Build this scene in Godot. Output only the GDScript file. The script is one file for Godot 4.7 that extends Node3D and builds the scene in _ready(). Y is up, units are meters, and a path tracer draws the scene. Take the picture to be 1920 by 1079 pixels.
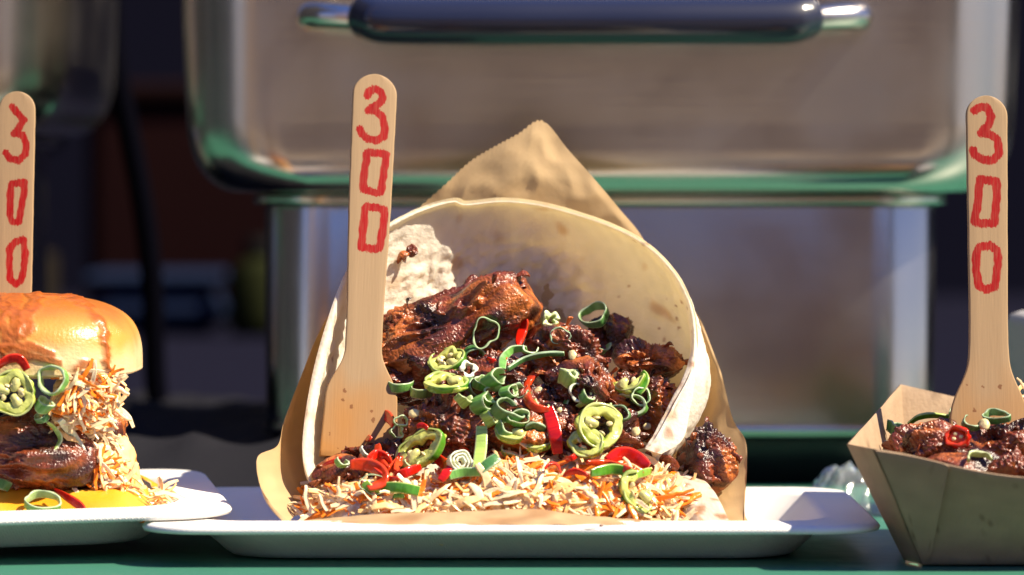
extends Node3D

# A street-food counter: a filled flatbread on a tray between a burger and a paper boat, steel chafing dishes behind.
# World: counter top at y = 0, +x right, +z towards the viewer, metres.

const PX := 0.00015                 # one photograph pixel at the focus distance
const DIST := 1.1
const PITCH := deg_to_rad(1.7)
const AIM := Vector3(0.0, 0.0727, 0.0)
var eye := AIM + Vector3(0, sin(PITCH), cos(PITCH)) * DIST
var sun_dir := Vector3(0.63, 0.74, 0.20).normalized()    # towards the sun

var rng := RandomNumberGenerator.new()
var nz := FastNoiseLite.new()
var M := {}
var names := {}
var heap: Array = []                # ellipsoids that the toppings lie on

# ------------------------------------------------------------------ small helpers
func at(px: float, py: float, z: float) -> Vector3:
	var d := Vector3((px - 960.0) * PX / DIST, 0, 0) + Vector3(0, cos(PITCH), -sin(PITCH)) * ((539.5 - py) * PX / DIST) + Vector3(0, -sin(PITCH), -cos(PITCH))
	return eye + d * ((z - eye.z) / d.z)

func proj(p: Vector3) -> Vector2:
	var d := p - eye
	var f := d.dot(Vector3(0, -sin(PITCH), -cos(PITCH)))
	return Vector2(960.0 + d.x / f * DIST / PX, 539.5 - d.dot(Vector3(0, cos(PITCH), -sin(PITCH))) / f * DIST / PX)

func ray(px: float, py: float) -> Vector3:
	return (at(px, py, 0.0) - eye).normalized()

func ns(p: Vector3, f: float) -> float:
	return nz.get_noise_3d(p.x * f, p.y * f, p.z * f)

func lin(r: float, g: float, b: float) -> Color:
	return Color(r, g, b)

func numbered(called: String) -> String:
	var k: int = names.get(called, 0)
	names[called] = k + 1
	return called if k == 0 else "%s_%03d" % [called, k]

func tag(o: Node3D, label: String, category: String, group := "", kind := "") -> void:
	if label: o.set_meta("label", label)
	if category: o.set_meta("category", category)
	if group: o.set_meta("group", group)
	if kind: o.set_meta("kind", kind)

func thing(called: String, where: Vector3, label: String, category: String, group := "") -> Node3D:
	var o := Node3D.new()
	o.name = numbered(called)
	add_child(o)
	o.position = where
	tag(o, label, category, group)
	return o

func part(called: String, mesh: Mesh, mat: Material, parent: Node3D) -> MeshInstance3D:
	var o := MeshInstance3D.new()
	o.name = called
	o.mesh = mesh
	o.material_override = mat
	parent.add_child(o, true)
	return o

func solo(called: String, mesh: Mesh, mat: Material, where: Vector3, label: String, category: String, group := "") -> MeshInstance3D:
	var o := MeshInstance3D.new()
	o.name = numbered(called)
	o.mesh = mesh
	o.material_override = mat
	add_child(o)
	o.position = where
	tag(o, label, category, group)
	return o

# ------------------------------------------------------------------ geometry collector
class Geo:
	var v := PackedVector3Array()
	var c := PackedColorArray()
	var uv := PackedVector2Array()
	var ix := PackedInt32Array()
	func grid(p: PackedVector3Array, col: PackedColorArray, nu: int, nv: int, wrap_u := false, wrap_v := false, tex := PackedVector2Array()) -> void:
		# p[j * nu + i]; closes itself outward by its signed volume when it wraps
		var base := v.size()
		v.append_array(p)
		c.append_array(col)
		if tex.size() == p.size():
			uv.append_array(tex)
		else:
			var blank := PackedVector2Array()
			blank.resize(p.size())
			uv.append_array(blank)
		var t := PackedInt32Array()
		var mu := nu if wrap_u else nu - 1
		var mv := nv if wrap_v else nv - 1
		var vol := 0.0
		for j in mv:
			var j1 := (j + 1) % nv
			for i in mu:
				var i1 := (i + 1) % nu
				var a := j * nu + i
				var b := j * nu + i1
				var d := j1 * nu + i
				var e := j1 * nu + i1
				t.append_array([a, b, d, b, e, d])
				vol += p[a].dot((p[d] - p[a]).cross(p[b] - p[a])) + p[b].dot((p[d] - p[b]).cross(p[e] - p[b]))
		var centre := Vector3.ZERO
		if (wrap_u or wrap_v):
			for q in p: centre += q
			centre /= p.size()
			vol = 0.0
			for k in range(0, t.size(), 3):
				var a2 := p[t[k]] - centre
				vol += a2.dot((p[t[k + 2]] - centre).cross(p[t[k + 1]] - centre))
		var flip := vol < 0.0 and (wrap_u or wrap_v)
		for k in range(0, t.size(), 3):
			ix.append(base + t[k])
			ix.append(base + t[k + (2 if flip else 1)])
			ix.append(base + t[k + (1 if flip else 2)])
	func fan_ball(centre: Vector3, r: Vector3, col: Color, nu := 8, nv := 6) -> void:
		var p := PackedVector3Array()
		var cc := PackedColorArray()
		for j in nv:
			var b := PI * j / (nv - 1)
			for i in nu:
				var a := TAU * i / nu
				p.append(centre + Vector3(cos(a) * sin(b), cos(b), sin(a) * sin(b)) * r)
				cc.append(col)
		grid(p, cc, nu, nv, true)
	func add(o: Geo, b: Basis, at_: Vector3) -> void:
		var base := v.size()
		for q in o.v: v.append(b * q + at_)
		c.append_array(o.c)
		uv.append_array(o.uv)
		for k in o.ix: ix.append(base + k)
	func mesh() -> ArrayMesh:
		var n := PackedVector3Array()
		n.resize(v.size())
		for k in range(0, ix.size(), 3):
			var a := ix[k]
			var b := ix[k + 1]
			var d := ix[k + 2]
			var f := (v[d] - v[a]).cross(v[b] - v[a]) * 1e6
			n[a] += f
			n[b] += f
			n[d] += f
		for k in n.size():
			n[k] = n[k].normalized() if n[k].length_squared() > 1e-30 else Vector3.UP
		var arr := []
		arr.resize(Mesh.ARRAY_MAX)
		arr[Mesh.ARRAY_VERTEX] = v
		arr[Mesh.ARRAY_NORMAL] = n
		arr[Mesh.ARRAY_COLOR] = c
		arr[Mesh.ARRAY_TEX_UV] = uv
		arr[Mesh.ARRAY_INDEX] = ix
		var m := ArrayMesh.new()
		m.add_surface_from_arrays(Mesh.PRIMITIVE_TRIANGLES, arr)
		return m

# a ribbon along a path: pts, outward normals, width axes; cross-section w (along normal) x h (along axis)
func band(g: Geo, pts: PackedVector3Array, nrm: PackedVector3Array, axs: PackedVector3Array, w: float, h: float, closed: bool, c_out: Color, c_in: Color, c_edge: Color, taper := 0.0, rough := 0.0, sd := 0.0) -> void:
	var n := pts.size()
	var prof := [[1.0, -0.72], [1.0, 0.0], [1.0, 0.72], [0.6, 1.0], [-0.6, 1.0], [-1.0, 0.72], [-1.0, 0.0], [-1.0, -0.72], [-0.6, -1.0], [0.6, -1.0]]
	var p := PackedVector3Array()
	var cc := PackedColorArray()
	var rows := n if closed else n + 2
	for r in rows:
		var k := r if closed else clampi(r - 1, 0, n - 1)
		var t := float(k) / (n - 1)
		var s := 1.0
		if not closed:
			s = 1.0 - taper * pow(absf(2.0 * t - 1.0), 2.2)
			if r == 0 or r == rows - 1: s *= 0.02
		for q in 10:
			var hw: float = prof[q][0] * w * 0.5 * (s if (r == 0 or r == rows - 1) else lerpf(1.0, s, 0.6))
			var hh: float = prof[q][1] * h * 0.5 * s
			var o := pts[k]
			var jit := 0.0
			if rough > 0.0:
				jit = rough * nz.get_noise_3d(k * 9.0 + sd, q * 23.0, sd * 3.1)
			p.append(o + nrm[k] * (hw + jit) + axs[k] * (hh + jit * 0.7))
			var col := c_out if q < 3 else (c_edge if q < 5 or q > 7 else c_in)
			var m := 1.0 + 0.2 * nz.get_noise_2d(k * 16.0 + sd, (0.0 if q < 3 else 50.0)) + (0.22 * nz.get_noise_2d(k * 95.0, sd) if q < 3 else 0.0)
			cc.append(Color(col.r * m, col.g * m, col.b * m))
	g.grid(p, cc, 10, rows, true, closed)

func smooth(pts: PackedVector3Array, n: int) -> PackedVector3Array:
	var out := PackedVector3Array()
	var m := pts.size()
	for i in n:
		var t := float(i) / (n - 1) * (m - 1)
		var k := mini(int(t), m - 2)
		var f := t - k
		out.append(pts[k].cubic_interpolate(pts[k + 1], pts[maxi(k - 1, 0)], pts[mini(k + 2, m - 1)], f))
	return out

# ------------------------------------------------------------------ textures and materials
func std(rough: float, colour := Color.WHITE, vertex := true) -> StandardMaterial3D:
	var m := StandardMaterial3D.new()
	m.vertex_color_use_as_albedo = vertex
	m.albedo_color = colour.linear_to_srgb()
	m.roughness = rough
	return m

func noise_image(size: int, freq: float, oct: int, sd: int, ridged := false) -> Image:
	var f := FastNoiseLite.new()
	f.seed = sd
	f.frequency = freq
	f.noise_type = FastNoiseLite.TYPE_SIMPLEX_SMOOTH
	f.fractal_type = FastNoiseLite.FRACTAL_RIDGED if ridged else FastNoiseLite.FRACTAL_FBM
	f.fractal_octaves = oct
	return f.get_seamless_image(size, size)

func normal_tex(im: Image, amount: float) -> ImageTexture:
	var b: Image = im.duplicate()
	b.convert(Image.FORMAT_L8)
	b.convert(Image.FORMAT_RGBA8)
	b.bump_map_to_normal_map(amount)
	return ImageTexture.create_from_image(b)

func bumpy(m: StandardMaterial3D, t: Texture2D, per_metre: float, strength: float) -> void:
	m.normal_enabled = true
	m.normal_texture = t
	m.normal_scale = strength
	m.uv1_triplanar = true
	m.uv1_scale = Vector3.ONE * per_metre

func make_materials() -> void:
	var fine := normal_tex(noise_image(256, 0.045, 4, 3), 6.0)
	var soft := normal_tex(noise_image(256, 0.02, 3, 8), 5.0)
	M.meat = std(0.27)
	M.meat.metallic_specular = 0.55
	bumpy(M.meat, fine, 80.0, 1.15)
	M.green = std(0.3)
	M.green.backlight_enabled = true
	M.green.backlight = Color(0.34, 0.34, 0.3)
	bumpy(M.green, fine, 160.0, 0.35)
	M.pepper = std(0.16)
	M.pepper.backlight_enabled = true
	M.pepper.backlight = Color(0.3, 0.3, 0.3)
	bumpy(M.pepper, soft, 90.0, 0.25)
	M.pith = std(0.27)
	M.pith.backlight_enabled = true
	M.pith.backlight = Color(0.2, 0.2, 0.2)
	bumpy(M.pith, soft, 90.0, 0.7)
	M.slaw = std(0.26)
	M.slaw.backlight_enabled = true
	M.slaw.backlight = Color(0.24, 0.22, 0.18)
	bumpy(M.slaw, soft, 110.0, 0.5)
	M.tortilla = std(0.72)
	M.tortilla.backlight_enabled = true
	M.tortilla.backlight = Color(0.92, 0.90, 0.80)
	bumpy(M.tortilla, fine, 55.0, 0.5)
	M.paper = std(0.75)
	M.paper.backlight_enabled = true
	M.paper.backlight = Color(0.65, 0.58, 0.46)
	bumpy(M.paper, soft, 60.0, 0.15)
	M.card = std(0.8)
	bumpy(M.card, fine, 50.0, 0.3)
	M.bun = std(0.33)
	M.bun.metallic_specular = 0.5
	bumpy(M.bun, fine, 70.0, 0.3)
	M.cheese = std(0.3)
	M.cheese.subsurf_scatter_enabled = true
	M.cheese.subsurf_scatter_strength = 0.15
	M.sauce = std(0.14)
	bumpy(M.sauce, fine, 70.0, 0.6)
	# moulded fibre tray with a woven emboss
	var weave := Image.create(64, 64, false, Image.FORMAT_L8)
	for y in 64:
		for x in 64:
			var zig := absi((x % 16) - 8)
			var s := 0.5 + 0.5 * sin((y + zig) * TAU / 8.0)
			weave.set_pixel(x, y, Color(s, s, s))
	M.tray = std(0.62, lin(0.80, 0.785, 0.75), false)
	M.tray.normal_enabled = true
	M.tray.normal_texture = normal_tex(weave, 1.6)
	M.tray.normal_scale = 0.55
	M.tray.uv1_scale = Vector3(150, 150, 1)
	# brushed steel
	var brush := Image.create(256, 256, false, Image.FORMAT_L8)
	for y in 256:
		for x in 256:
			var s2 := 0.5 + 0.5 * (0.7 * nz.get_noise_2d(x * 0.6, y * 40.0) + 0.5 * nz.get_noise_2d(x * 3.0 + 500.0, y * 60.0))
			brush.set_pixel(x, y, Color(s2, s2, s2))
	M.steel = std(0.2, lin(0.60, 0.565, 0.52), false)
	M.steel.metallic = 1.0
	bumpy(M.steel, normal_tex(brush, 1.0), 5.0, 0.012)
	var rt := noise_image(256, 0.012, 4, 21)
	var rc := Image.create(256, 256, false, Image.FORMAT_L8)
	for y in 256:
		for x in 256:
			var k := clampf(0.8 + 0.6 * (rt.get_pixel(x, y).r - 0.5), 0.35, 1.0)
			rc.set_pixel(x, y, Color(k, k, k))
	M.steel.roughness_texture = ImageTexture.create_from_image(rc)
	M.steel.roughness = 0.27
	M.grip = std(0.1, lin(0.006, 0.008, 0.026), false)
	M.grip.clearcoat_enabled = true
	M.grip.clearcoat = 0.6
	M.counter = std(0.42, lin(0.045, 0.185, 0.125), false)
	bumpy(M.counter, soft, 12.0, 0.12)
	M.black = std(0.5, lin(0.008, 0.008, 0.012), false)
	M.cloth = std(0.75)
	M.cloth.metallic_specular = 0.25
	bumpy(M.cloth, fine, 60.0, 0.5)

# ------------------------------------------------------------------ shapes
# rounded-rectangle rings: each ring = [half_x, half_z, corner, y]
func ring_solid(rings: Array, per_corner := 10, per_side := 14, uv_by := true) -> ArrayMesh:
	var p := PackedVector3Array()
	var cc := PackedColorArray()
	var tx := PackedVector2Array()
	var nu := 4 * (per_corner + per_side)
	var run := 0.0
	for j in rings.size():
		var r: Array = rings[j]
		if j > 0:
			var q: Array = rings[j - 1]
			run += Vector2(r[0] - q[0], r[3] - q[3]).length()
		var loop := []
		var hx: float = r[0]
		var hz: float = r[1]
		var cr: float = minf(r[2], minf(hx, hz))
		for k in 4:
			var a0 := k * PI / 2
			var cx := (hx - cr) * (1 if k in [0, 3] else -1)
			var cz := (hz - cr) * (1 if k in [0, 1] else -1)
			for i in per_corner:
				var a := a0 + PI / 2 * i / (per_corner - 1)
				loop.append(Vector3(cx + cos(a) * cr, r[3], cz + sin(a) * cr))
			var a1 := a0 + PI / 2
			var from := Vector3(cx + cos(a1) * cr, r[3], cz + sin(a1) * cr)
			var k2 := (k + 1) % 4
			var cx2 := (hx - cr) * (1 if k2 in [0, 3] else -1)
			var cz2 := (hz - cr) * (1 if k2 in [0, 1] else -1)
			var to := Vector3(cx2 + cos(a1) * cr, r[3], cz2 + sin(a1) * cr)
			for i in per_side:
				loop.append(from.lerp(to, (i + 1.0) / (per_side + 1.0)))
		var around := 0.0
		for i in nu:
			if i > 0: around += (loop[i] - loop[i - 1]).length()
			p.append(loop[i])
			cc.append(Color.WHITE)
			tx.append(Vector2(around, run))
	var g := Geo.new()
	g.grid(p, cc, nu, rings.size(), true, false, tx)
	return g.mesh()

func box_rounded(size: Vector3, r: float) -> ArrayMesh:
	var x := size.x / 2
	var z := size.z / 2
	var e := r
	var rings := [[0.001, 0.001, 0.0005, 0.0], [x - e, z - e, e, 0.0], [x - e * 0.3, z - e * 0.3, e, e * 0.3], [x, z, e, e], [x, z, e, size.y - e], [x - e * 0.3, z - e * 0.3, e, size.y - e * 0.3], [x - e, z - e, e, size.y], [0.001, 0.001, 0.0005, size.y]]
	return ring_solid(rings, 5, 2)

func tube(g: Geo, path: PackedVector3Array, radii: PackedFloat32Array, col: Color, sides := 14, ends := true) -> void:
	var p := PackedVector3Array()
	var cc := PackedColorArray()
	var n := path.size()
	var up := Vector3(0.13, 0.9, 0.31).normalized()
	var rows := 0
	for r in n + 2:
		var k := clampi(r - 1, 0, n - 1)
		var t := (path[mini(k + 1, n - 1)] - path[maxi(k - 1, 0)]).normalized()
		var a := t.cross(up).normalized()
		var b := t.cross(a).normalized()
		var rad := radii[k] * (0.01 if (r == 0 or r == n + 1) else 1.0)
		for i in sides:
			var w := TAU * i / sides
			p.append(path[k] + (a * cos(w) + b * sin(w)) * rad)
			cc.append(col)
		rows += 1
	g.grid(p, cc, sides, rows, true)

func meat_mesh(r: Vector3, sd: float, fibre: Vector3, charred := 0.0, orange := 0.0, nu := 150, nv := 96, shards := 18, rag := 1.0) -> ArrayMesh:
	var p := PackedVector3Array()
	var cc := PackedColorArray()
	fibre = fibre.normalized()
	var off := Vector3(sd * 37.1, sd * 11.7, sd * 71.3)
	for j in nv:
		var b := PI * j / (nv - 1)
		for i in nu:
			var a := TAU * i / nu
			var d := Vector3(cos(a) * sin(b), cos(b), sin(a) * sin(b))
			var base := d * r
			var q := base * 1000.0 + off
			var s := meat_at(base, d, q, fibre, rag)
			p.append(s)
			cc.append(meat_colour(q, fibre, charred, orange))
	var g := Geo.new()
	g.grid(p, cc, nu, nv, true)
	var rr := RandomNumberGenerator.new()
	rr.seed = int(sd * 1000.0) + 5
	for k in int(shards * 0.7):
		var d := Vector3(rr.randf_range(-1, 1), rr.randf_range(-0.5, 1), rr.randf_range(-0.2, 1)).normalized()
		var base := d * r
		var q := base * 1000.0 + off
		var root := meat_at(base, d, q, fibre, rag)
		var along := (fibre * rr.randf_range(-1, 1) + d * rr.randf_range(0.0, 0.45) + Vector3(rr.randf_range(-1, 1), rr.randf_range(-1, 1), rr.randf_range(-1, 1)) * 0.5).normalized()
		var length := rr.randf_range(0.002, 0.005)
		var wide := rr.randf_range(0.0005, 0.0013)
		var pts := PackedVector3Array()
		for m in 8:
			var t := m / 7.0
			pts.append(root - d * 0.0012 + along * (length * t) + d * (sin(t * PI) * 0.0012) + Vector3(ns(q + Vector3(t * 9.0, 0, 3), 0.3), ns(q + Vector3(0, t * 9.0, 8), 0.3), 0) * 0.0016)
		var nn := PackedVector3Array()
		var ax := PackedVector3Array()
		for m in 8:
			var side := along.cross(d).normalized()
			nn.append(side.cross(along).normalized())
			ax.append(side)
		var col := meat_colour(q + Vector3(5, 9, 2), fibre, charred, orange)
		band(g, pts, nn, ax, wide * 0.55, wide * 1.6, false, col, col * 0.9, col, 0.85, 0.0006, sd * 13.0 + k)
	return g.mesh()

func meat_at(base: Vector3, d: Vector3, q: Vector3, fibre: Vector3, rag: float) -> Vector3:
	var warp := Vector3(ns(q, 3.1), ns(q + Vector3(90, 0, 0), 3.1), ns(q + Vector3(0, 90, 0), 3.1)) * 2.6
	var qw := q + warp
	var qf := qw - fibre * (qw.dot(fibre) * 0.72)
	var low := ns(qw, 3.2)
	var rid := 1.0 - absf(ns(qf, 13.0)) * 1.6
	var mid := ns(qf + Vector3(31, 0, 0), 27.0)
	var fin := ns(q, 62.0) + 0.7 * ns(q, 140.0)
	var calm := clampf(0.75 + 1.3 * ns(q + Vector3(0, 0, 400), 7.0), 0.2, 1.5)
	rag *= 0.4 + 0.6 * calm
	mid *= calm
	fin *= calm
	return base * (1.0 + 0.30 * low) + d * (0.0022 * rag * (rid - 0.6) + 0.0013 * rag * mid + 0.00046 * rag * fin)

func meat_colour(q: Vector3, fibre: Vector3, charred: float, orange: float) -> Color:
	var qf := q - fibre * (q.dot(fibre) * 0.6)
	var a := ns(q + Vector3(200, 0, 0), 5.5) + 0.5 * ns(qf, 19.0)
	var b := ns(q + Vector3(0, 300, 0), 6.5) + 0.55 * ns(qf + Vector3(7, 7, 0), 24.0)
	var c := lin(0.18, 0.040, 0.0155)
	c = c.lerp(lin(0.44, 0.125, 0.027), clampf((a - 0.14 + orange) * 1.9, 0, 1))
	c = c.lerp(lin(0.036, 0.013, 0.011), clampf((b - 0.05 + charred) * 2.0, 0, 0.92))
	var f := 1.0 + 0.5 * ns(q, 55.0)
	return Color(c.r * f, c.g * f, c.b * f)

# ------------------------------------------------------------------ the heap that toppings rest on
func add_heap(c: Vector3, r: Vector3, turn := 0.0) -> void:
	heap.append([c, r, Basis(Vector3(0, 0, 1), turn)])

func hit(px: float, py: float) -> Vector3:
	var d := ray(px, py)
	var best := 1e9
	for h in heap:
		if h.size() > 3:
			var t0: float = (h[0].z + h[1].z * 1.05 - eye.z) / d.z
			var stp: float = h[1].z * 2.1 / 160.0
			for k in 160:
				var q: Vector3 = ((eye + d * (t0 + stp * k)) - h[0]) / h[1]
				if pow(absf(q.x), h[3]) + pow(absf(q.y), h[3]) + pow(absf(q.z), h[3]) < 1.0:
					best = minf(best, t0 + stp * k)
					break
			continue
		var bi: Basis = h[2].transposed()
		var o: Vector3 = (bi * (eye - h[0])) / h[1]
		var e: Vector3 = (bi * d) / h[1]
		var a := e.dot(e)
		var b := o.dot(e)
		var c := o.dot(o) - 1.0
		var disc := b * b - a * c
		if disc > 0.0:
			best = minf(best, (-b - sqrt(disc)) / a)
	if best > 1e8:
		return at(px, py, 0.0)
	return eye + d * best

func facing(axis: Vector3, roll := 0.0) -> Basis:
	var y := axis.normalized()
	var x := Vector3.UP.cross(y)
	x = x.normalized() if x.length() > 0.05 else Vector3.RIGHT
	return Basis(x, y, x.cross(y).normalized()).orthonormalized() * Basis(Vector3.UP, roll)

const G := {
	"dark": [[0.07, 0.20, 0.055], [0.20, 0.33, 0.13], [0.38, 0.50, 0.30]],
	"mid": [[0.15, 0.36, 0.075], [0.34, 0.50, 0.19], [0.50, 0.62, 0.36]],
	"light": [[0.34, 0.50, 0.11], [0.48, 0.60, 0.22], [0.60, 0.68, 0.36]],
	"white": [[0.66, 0.70, 0.48], [0.70, 0.73, 0.52], [0.76, 0.77, 0.62]],
	"jal": [[0.085, 0.27, 0.020], [0.34, 0.43, 0.07], [0.42, 0.52, 0.15]],
	"jalpale": [[0.20, 0.36, 0.04], [0.44, 0.48, 0.09], [0.52, 0.56, 0.20]],
	"red": [[0.55, 0.012, 0.006], [0.62, 0.07, 0.018], [0.60, 0.045, 0.014]],
	"redin": [[0.62, 0.05, 0.014], [0.66, 0.11, 0.025], [0.62, 0.06, 0.016]],
}

func tone(k: String, i: int) -> Color:
	var a: Array = G[k][i]
	return Color(a[0], a[1], a[2])

func ring_mesh(r: float, h: float, wall: float, squash: float, wob: float, sd: float, tn: String, arc := 1.0, flare := 0.0, layers := 1) -> ArrayMesh:
	var g := Geo.new()
	for l in layers:
		var rr := r * (1.0 - 0.3 * l)
		var n := int(64 * arc) + 4
		var closed := arc > 0.99
		var pts := PackedVector3Array()
		var nn := PackedVector3Array()
		var ax := PackedVector3Array()
		for i in n:
			var a := TAU * arc * i / (n if closed else n - 1)
			var w := 1.0 + wob * (sin(a * 2.0 + sd) * 0.5 + sin(a * 3.0 + sd * 2.3) * 0.6 + sin(a * 5.0 + sd * 4.1) * 0.28)
			pts.append(Vector3(cos(a) * rr * w, (sin(a * 2.0 + sd * 3.0) * 0.10 + sin(a + sd) * 0.06) * h, sin(a) * rr * w * squash))
		for i in n:
			var t := (pts[(i + 1) % n if closed else mini(i + 1, n - 1)] - pts[(i - 1 + n) % n if closed else maxi(i - 1, 0)]).normalized()
			var o := t.cross(Vector3.UP).normalized()
			if o.dot(pts[i]) < 0: o = -o
			nn.append(o)
			ax.append((Vector3.UP + o * (flare + 0.1 * sin(i * 0.2 + sd))).normalized())
		band(g, pts, nn, ax, wall, h, closed, tone(tn, 0), tone(tn, 1), tone(tn, 2), 0.25, wall * 0.48, sd * 7.0 + l)
	return g.mesh()

# [px, py, radius px, height px, axis, tone, label, {options}]
func scallion(px: float, py: float, r: float, h: float, axis: Vector3, tn: String, label: String, o := {}) -> void:
	var s := PX * 0.93
	var m := ring_mesh(r * s, h * 0.86 * s, o.get("wall", 5.0) * 0.74 * s, o.get("squash", 0.85), o.get("wob", 0.10), px * 0.37, tn, o.get("arc", 1.0), o.get("flare", 0.05), o.get("layers", 1))
	var p: Vector3 = hit(px, py) + Vector3(0, 0.35, 0.94) * (o.get("lift", h * 0.35) * s)
	var n := solo(o.get("name", "scallion_ring"), m, M.green, p, label, "scallion", o.get("group", "chopped scallion pieces"))
	n.basis = facing(axis, o.get("roll", 0.0))

# a strip laid over pixels; phi 0 = broad face to the viewer, PI/2 = edge to the viewer
func strip_mesh(path: Array, h: float, wall: float, phi: float, lift: float, tn: String, taper: float, twist: float, o: Vector3, sd: float, bow := 0.0) -> ArrayMesh:
	var raw := PackedVector3Array()
	var a := hit(path[0][0], path[0][1])
	var b := hit(path[-1][0], path[-1][1])
	for k in path.size():
		var t := float(k) / (path.size() - 1)
		var z := lerpf(a.z, b.z, t)
		var hz := hit(path[k][0], path[k][1]).z
		z = clampf(hz, z - 0.003, z + 0.006) + lift * PX + bow * PX * sin(t * PI)
		raw.append(at(path[k][0], path[k][1], z) - o)
	var pts := smooth(raw, 34)
	var nn := PackedVector3Array()
	var ax := PackedVector3Array()
	for i in 34:
		var t := (pts[mini(i + 1, 33)] - pts[maxi(i - 1, 0)]).normalized()
		var view := Vector3(0, 0.25, 0.97)
		var side := t.cross(view).normalized()
		var n0 := side.cross(t).normalized()
		if n0.dot(view) < 0: n0 = -n0
		var ang := phi + twist * (float(i) / 33.0 - 0.5)
		nn.append(n0 * cos(ang) + side * sin(ang))
		ax.append(side * cos(ang) - n0 * sin(ang))
	var g := Geo.new()
	band(g, pts, nn, ax, wall * PX, h * PX, false, tone(tn, 0), tone(tn, 1), tone(tn, 2), taper, wall * PX * 0.12, sd)
	return g.mesh()

func strip(called: String, path: Array, h: float, wall: float, phi: float, tn: String, label: String, category: String, group: String, o := {}) -> Node3D:
	var mid: Array = path[path.size() / 2]
	var c := hit(mid[0], mid[1])
	var m := strip_mesh(path, h, wall, phi, o.get("lift", 12.0), tn, o.get("taper", 0.5), o.get("twist", 0.7 * sin(mid[0] * 1.7)), c, mid[0] * 0.7, o.get("bow", 0.0))
	return solo(called, m, M.pepper if tn in ["red", "redin", "jal", "jalpale"] else M.green, c, label, category, group)

func seed_mesh(sd: float, s := 1.0) -> ArrayMesh:
	var p := PackedVector3Array()
	var cc := PackedColorArray()
	for j in 9:
		var b := PI * j / 8.0
		for i in 12:
			var a := TAU * i / 12.0
			var d := Vector3(cos(a) * sin(b), cos(b) * 0.42, sin(a) * sin(b) * 0.85)
			p.append(d * 0.00135 * s * (1.0 + 0.15 * ns(d * 10.0, 8.0 + sd)))
			var m := 1.0 + 0.15 * ns(d * 10.0, 20.0)
			cc.append(Color(0.72 * m, 0.60 * m, 0.30 * m))
	var g := Geo.new()
	g.grid(p, cc, 12, 9, true)
	return g.mesh()

func jalapeno(px: float, py: float, r: float, h: float, axis: Vector3, tn: String, label: String, o := {}) -> void:
	var p: Vector3 = hit(px, py) + Vector3(0, 0.35, 0.94) * (o.get("lift", 14.0) * PX)
	var t := thing("jalapeno_slice", p, label, "jalapeno", "sliced green jalapenos")
	t.basis = facing(axis, o.get("roll", 0.0))
	var sd := px * 0.21
	var arc: float = o.get("arc", 1.0)
	r *= 0.9
	h *= 0.85
	part("rind", ring_mesh(r * PX, h * PX, o.get("wall", 7.0) * 0.72 * PX, o.get("squash", 0.8), 0.07, sd, tn, arc, 0.06), M.pepper, t)
	# membranes: a lumpy inner ring and a spoke
	var g := Geo.new()
	var n := int(60 * arc) + 4
	var pts := PackedVector3Array()
	var nn := PackedVector3Array()
	var ax := PackedVector3Array()
	for i in n:
		var a := TAU * arc * i / (n if arc > 0.99 else n - 1)
		var w := 0.79 + 0.08 * sin(a * 3.0 + sd) + 0.05 * sin(a * 7.0 + sd)
		var d := Vector3(cos(a), 0, sin(a) * float(o.get("squash", 0.8)))
		pts.append(d * r * PX * w)
		nn.append(d.normalized())
		ax.append(Vector3.UP)
	band(g, pts, nn, ax, r * PX * 0.40, h * PX * 0.86, arc > 0.99, lin(0.46, 0.54, 0.09), lin(0.60, 0.62, 0.13), lin(0.58, 0.62, 0.16), 0.5, 0.0006, sd)
	for s in o.get("spokes", 1):
		var a: float = sd + s * 2.4
		var e := Vector3(cos(a), 0, sin(a) * 0.8) * r * PX * 0.7
		var pp := PackedVector3Array([e, e * 0.6 + Vector3(0, 0.0006, 0), e * 0.15 + Vector3(0, 0.0002, 0)])
		tube(g, smooth(pp, 8), PackedFloat32Array([0.0017, 0.0016, 0.0016, 0.0014, 0.0013, 0.0012, 0.0011, 0.0006]), lin(0.58, 0.56, 0.20), 8)
	var core := part("pith", g.mesh(), M.pith, t)
	for s in o.get("seeds", 4):
		var a: float = sd * 3.0 + s * 1.7
		var q := part("seed", seed_mesh(sd + s, 0.72), M.pith, core)
		q.position = Vector3(cos(a) * 0.42, 0, sin(a) * 0.36) * r * PX + Vector3(0, h * PX * 0.30, 0)
		q.rotation = Vector3(a, a * 2.0, 0.6)

func loose_seed(px: float, py: float, label: String, s := 1.0) -> void:
	var p := hit(px, py) + Vector3(0, 0.3, 0.9) * 0.0011
	var n := solo("chili_seed", seed_mesh(px, s), M.pith, p, label, "seed", "loose chili seeds")
	n.basis = facing(Vector3(0.2 * sin(px), 0.5, 1.0), px)

# ------------------------------------------------------------------ wooden fork with hand-painted price
func seg_dist(p: Vector2, a: Vector2, b: Vector2) -> float:
	var ab := b - a
	var t := clampf((p - a).dot(ab) / maxf(ab.length_squared(), 1e-6), 0, 1)
	return p.distance_to(a + ab * t)

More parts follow.
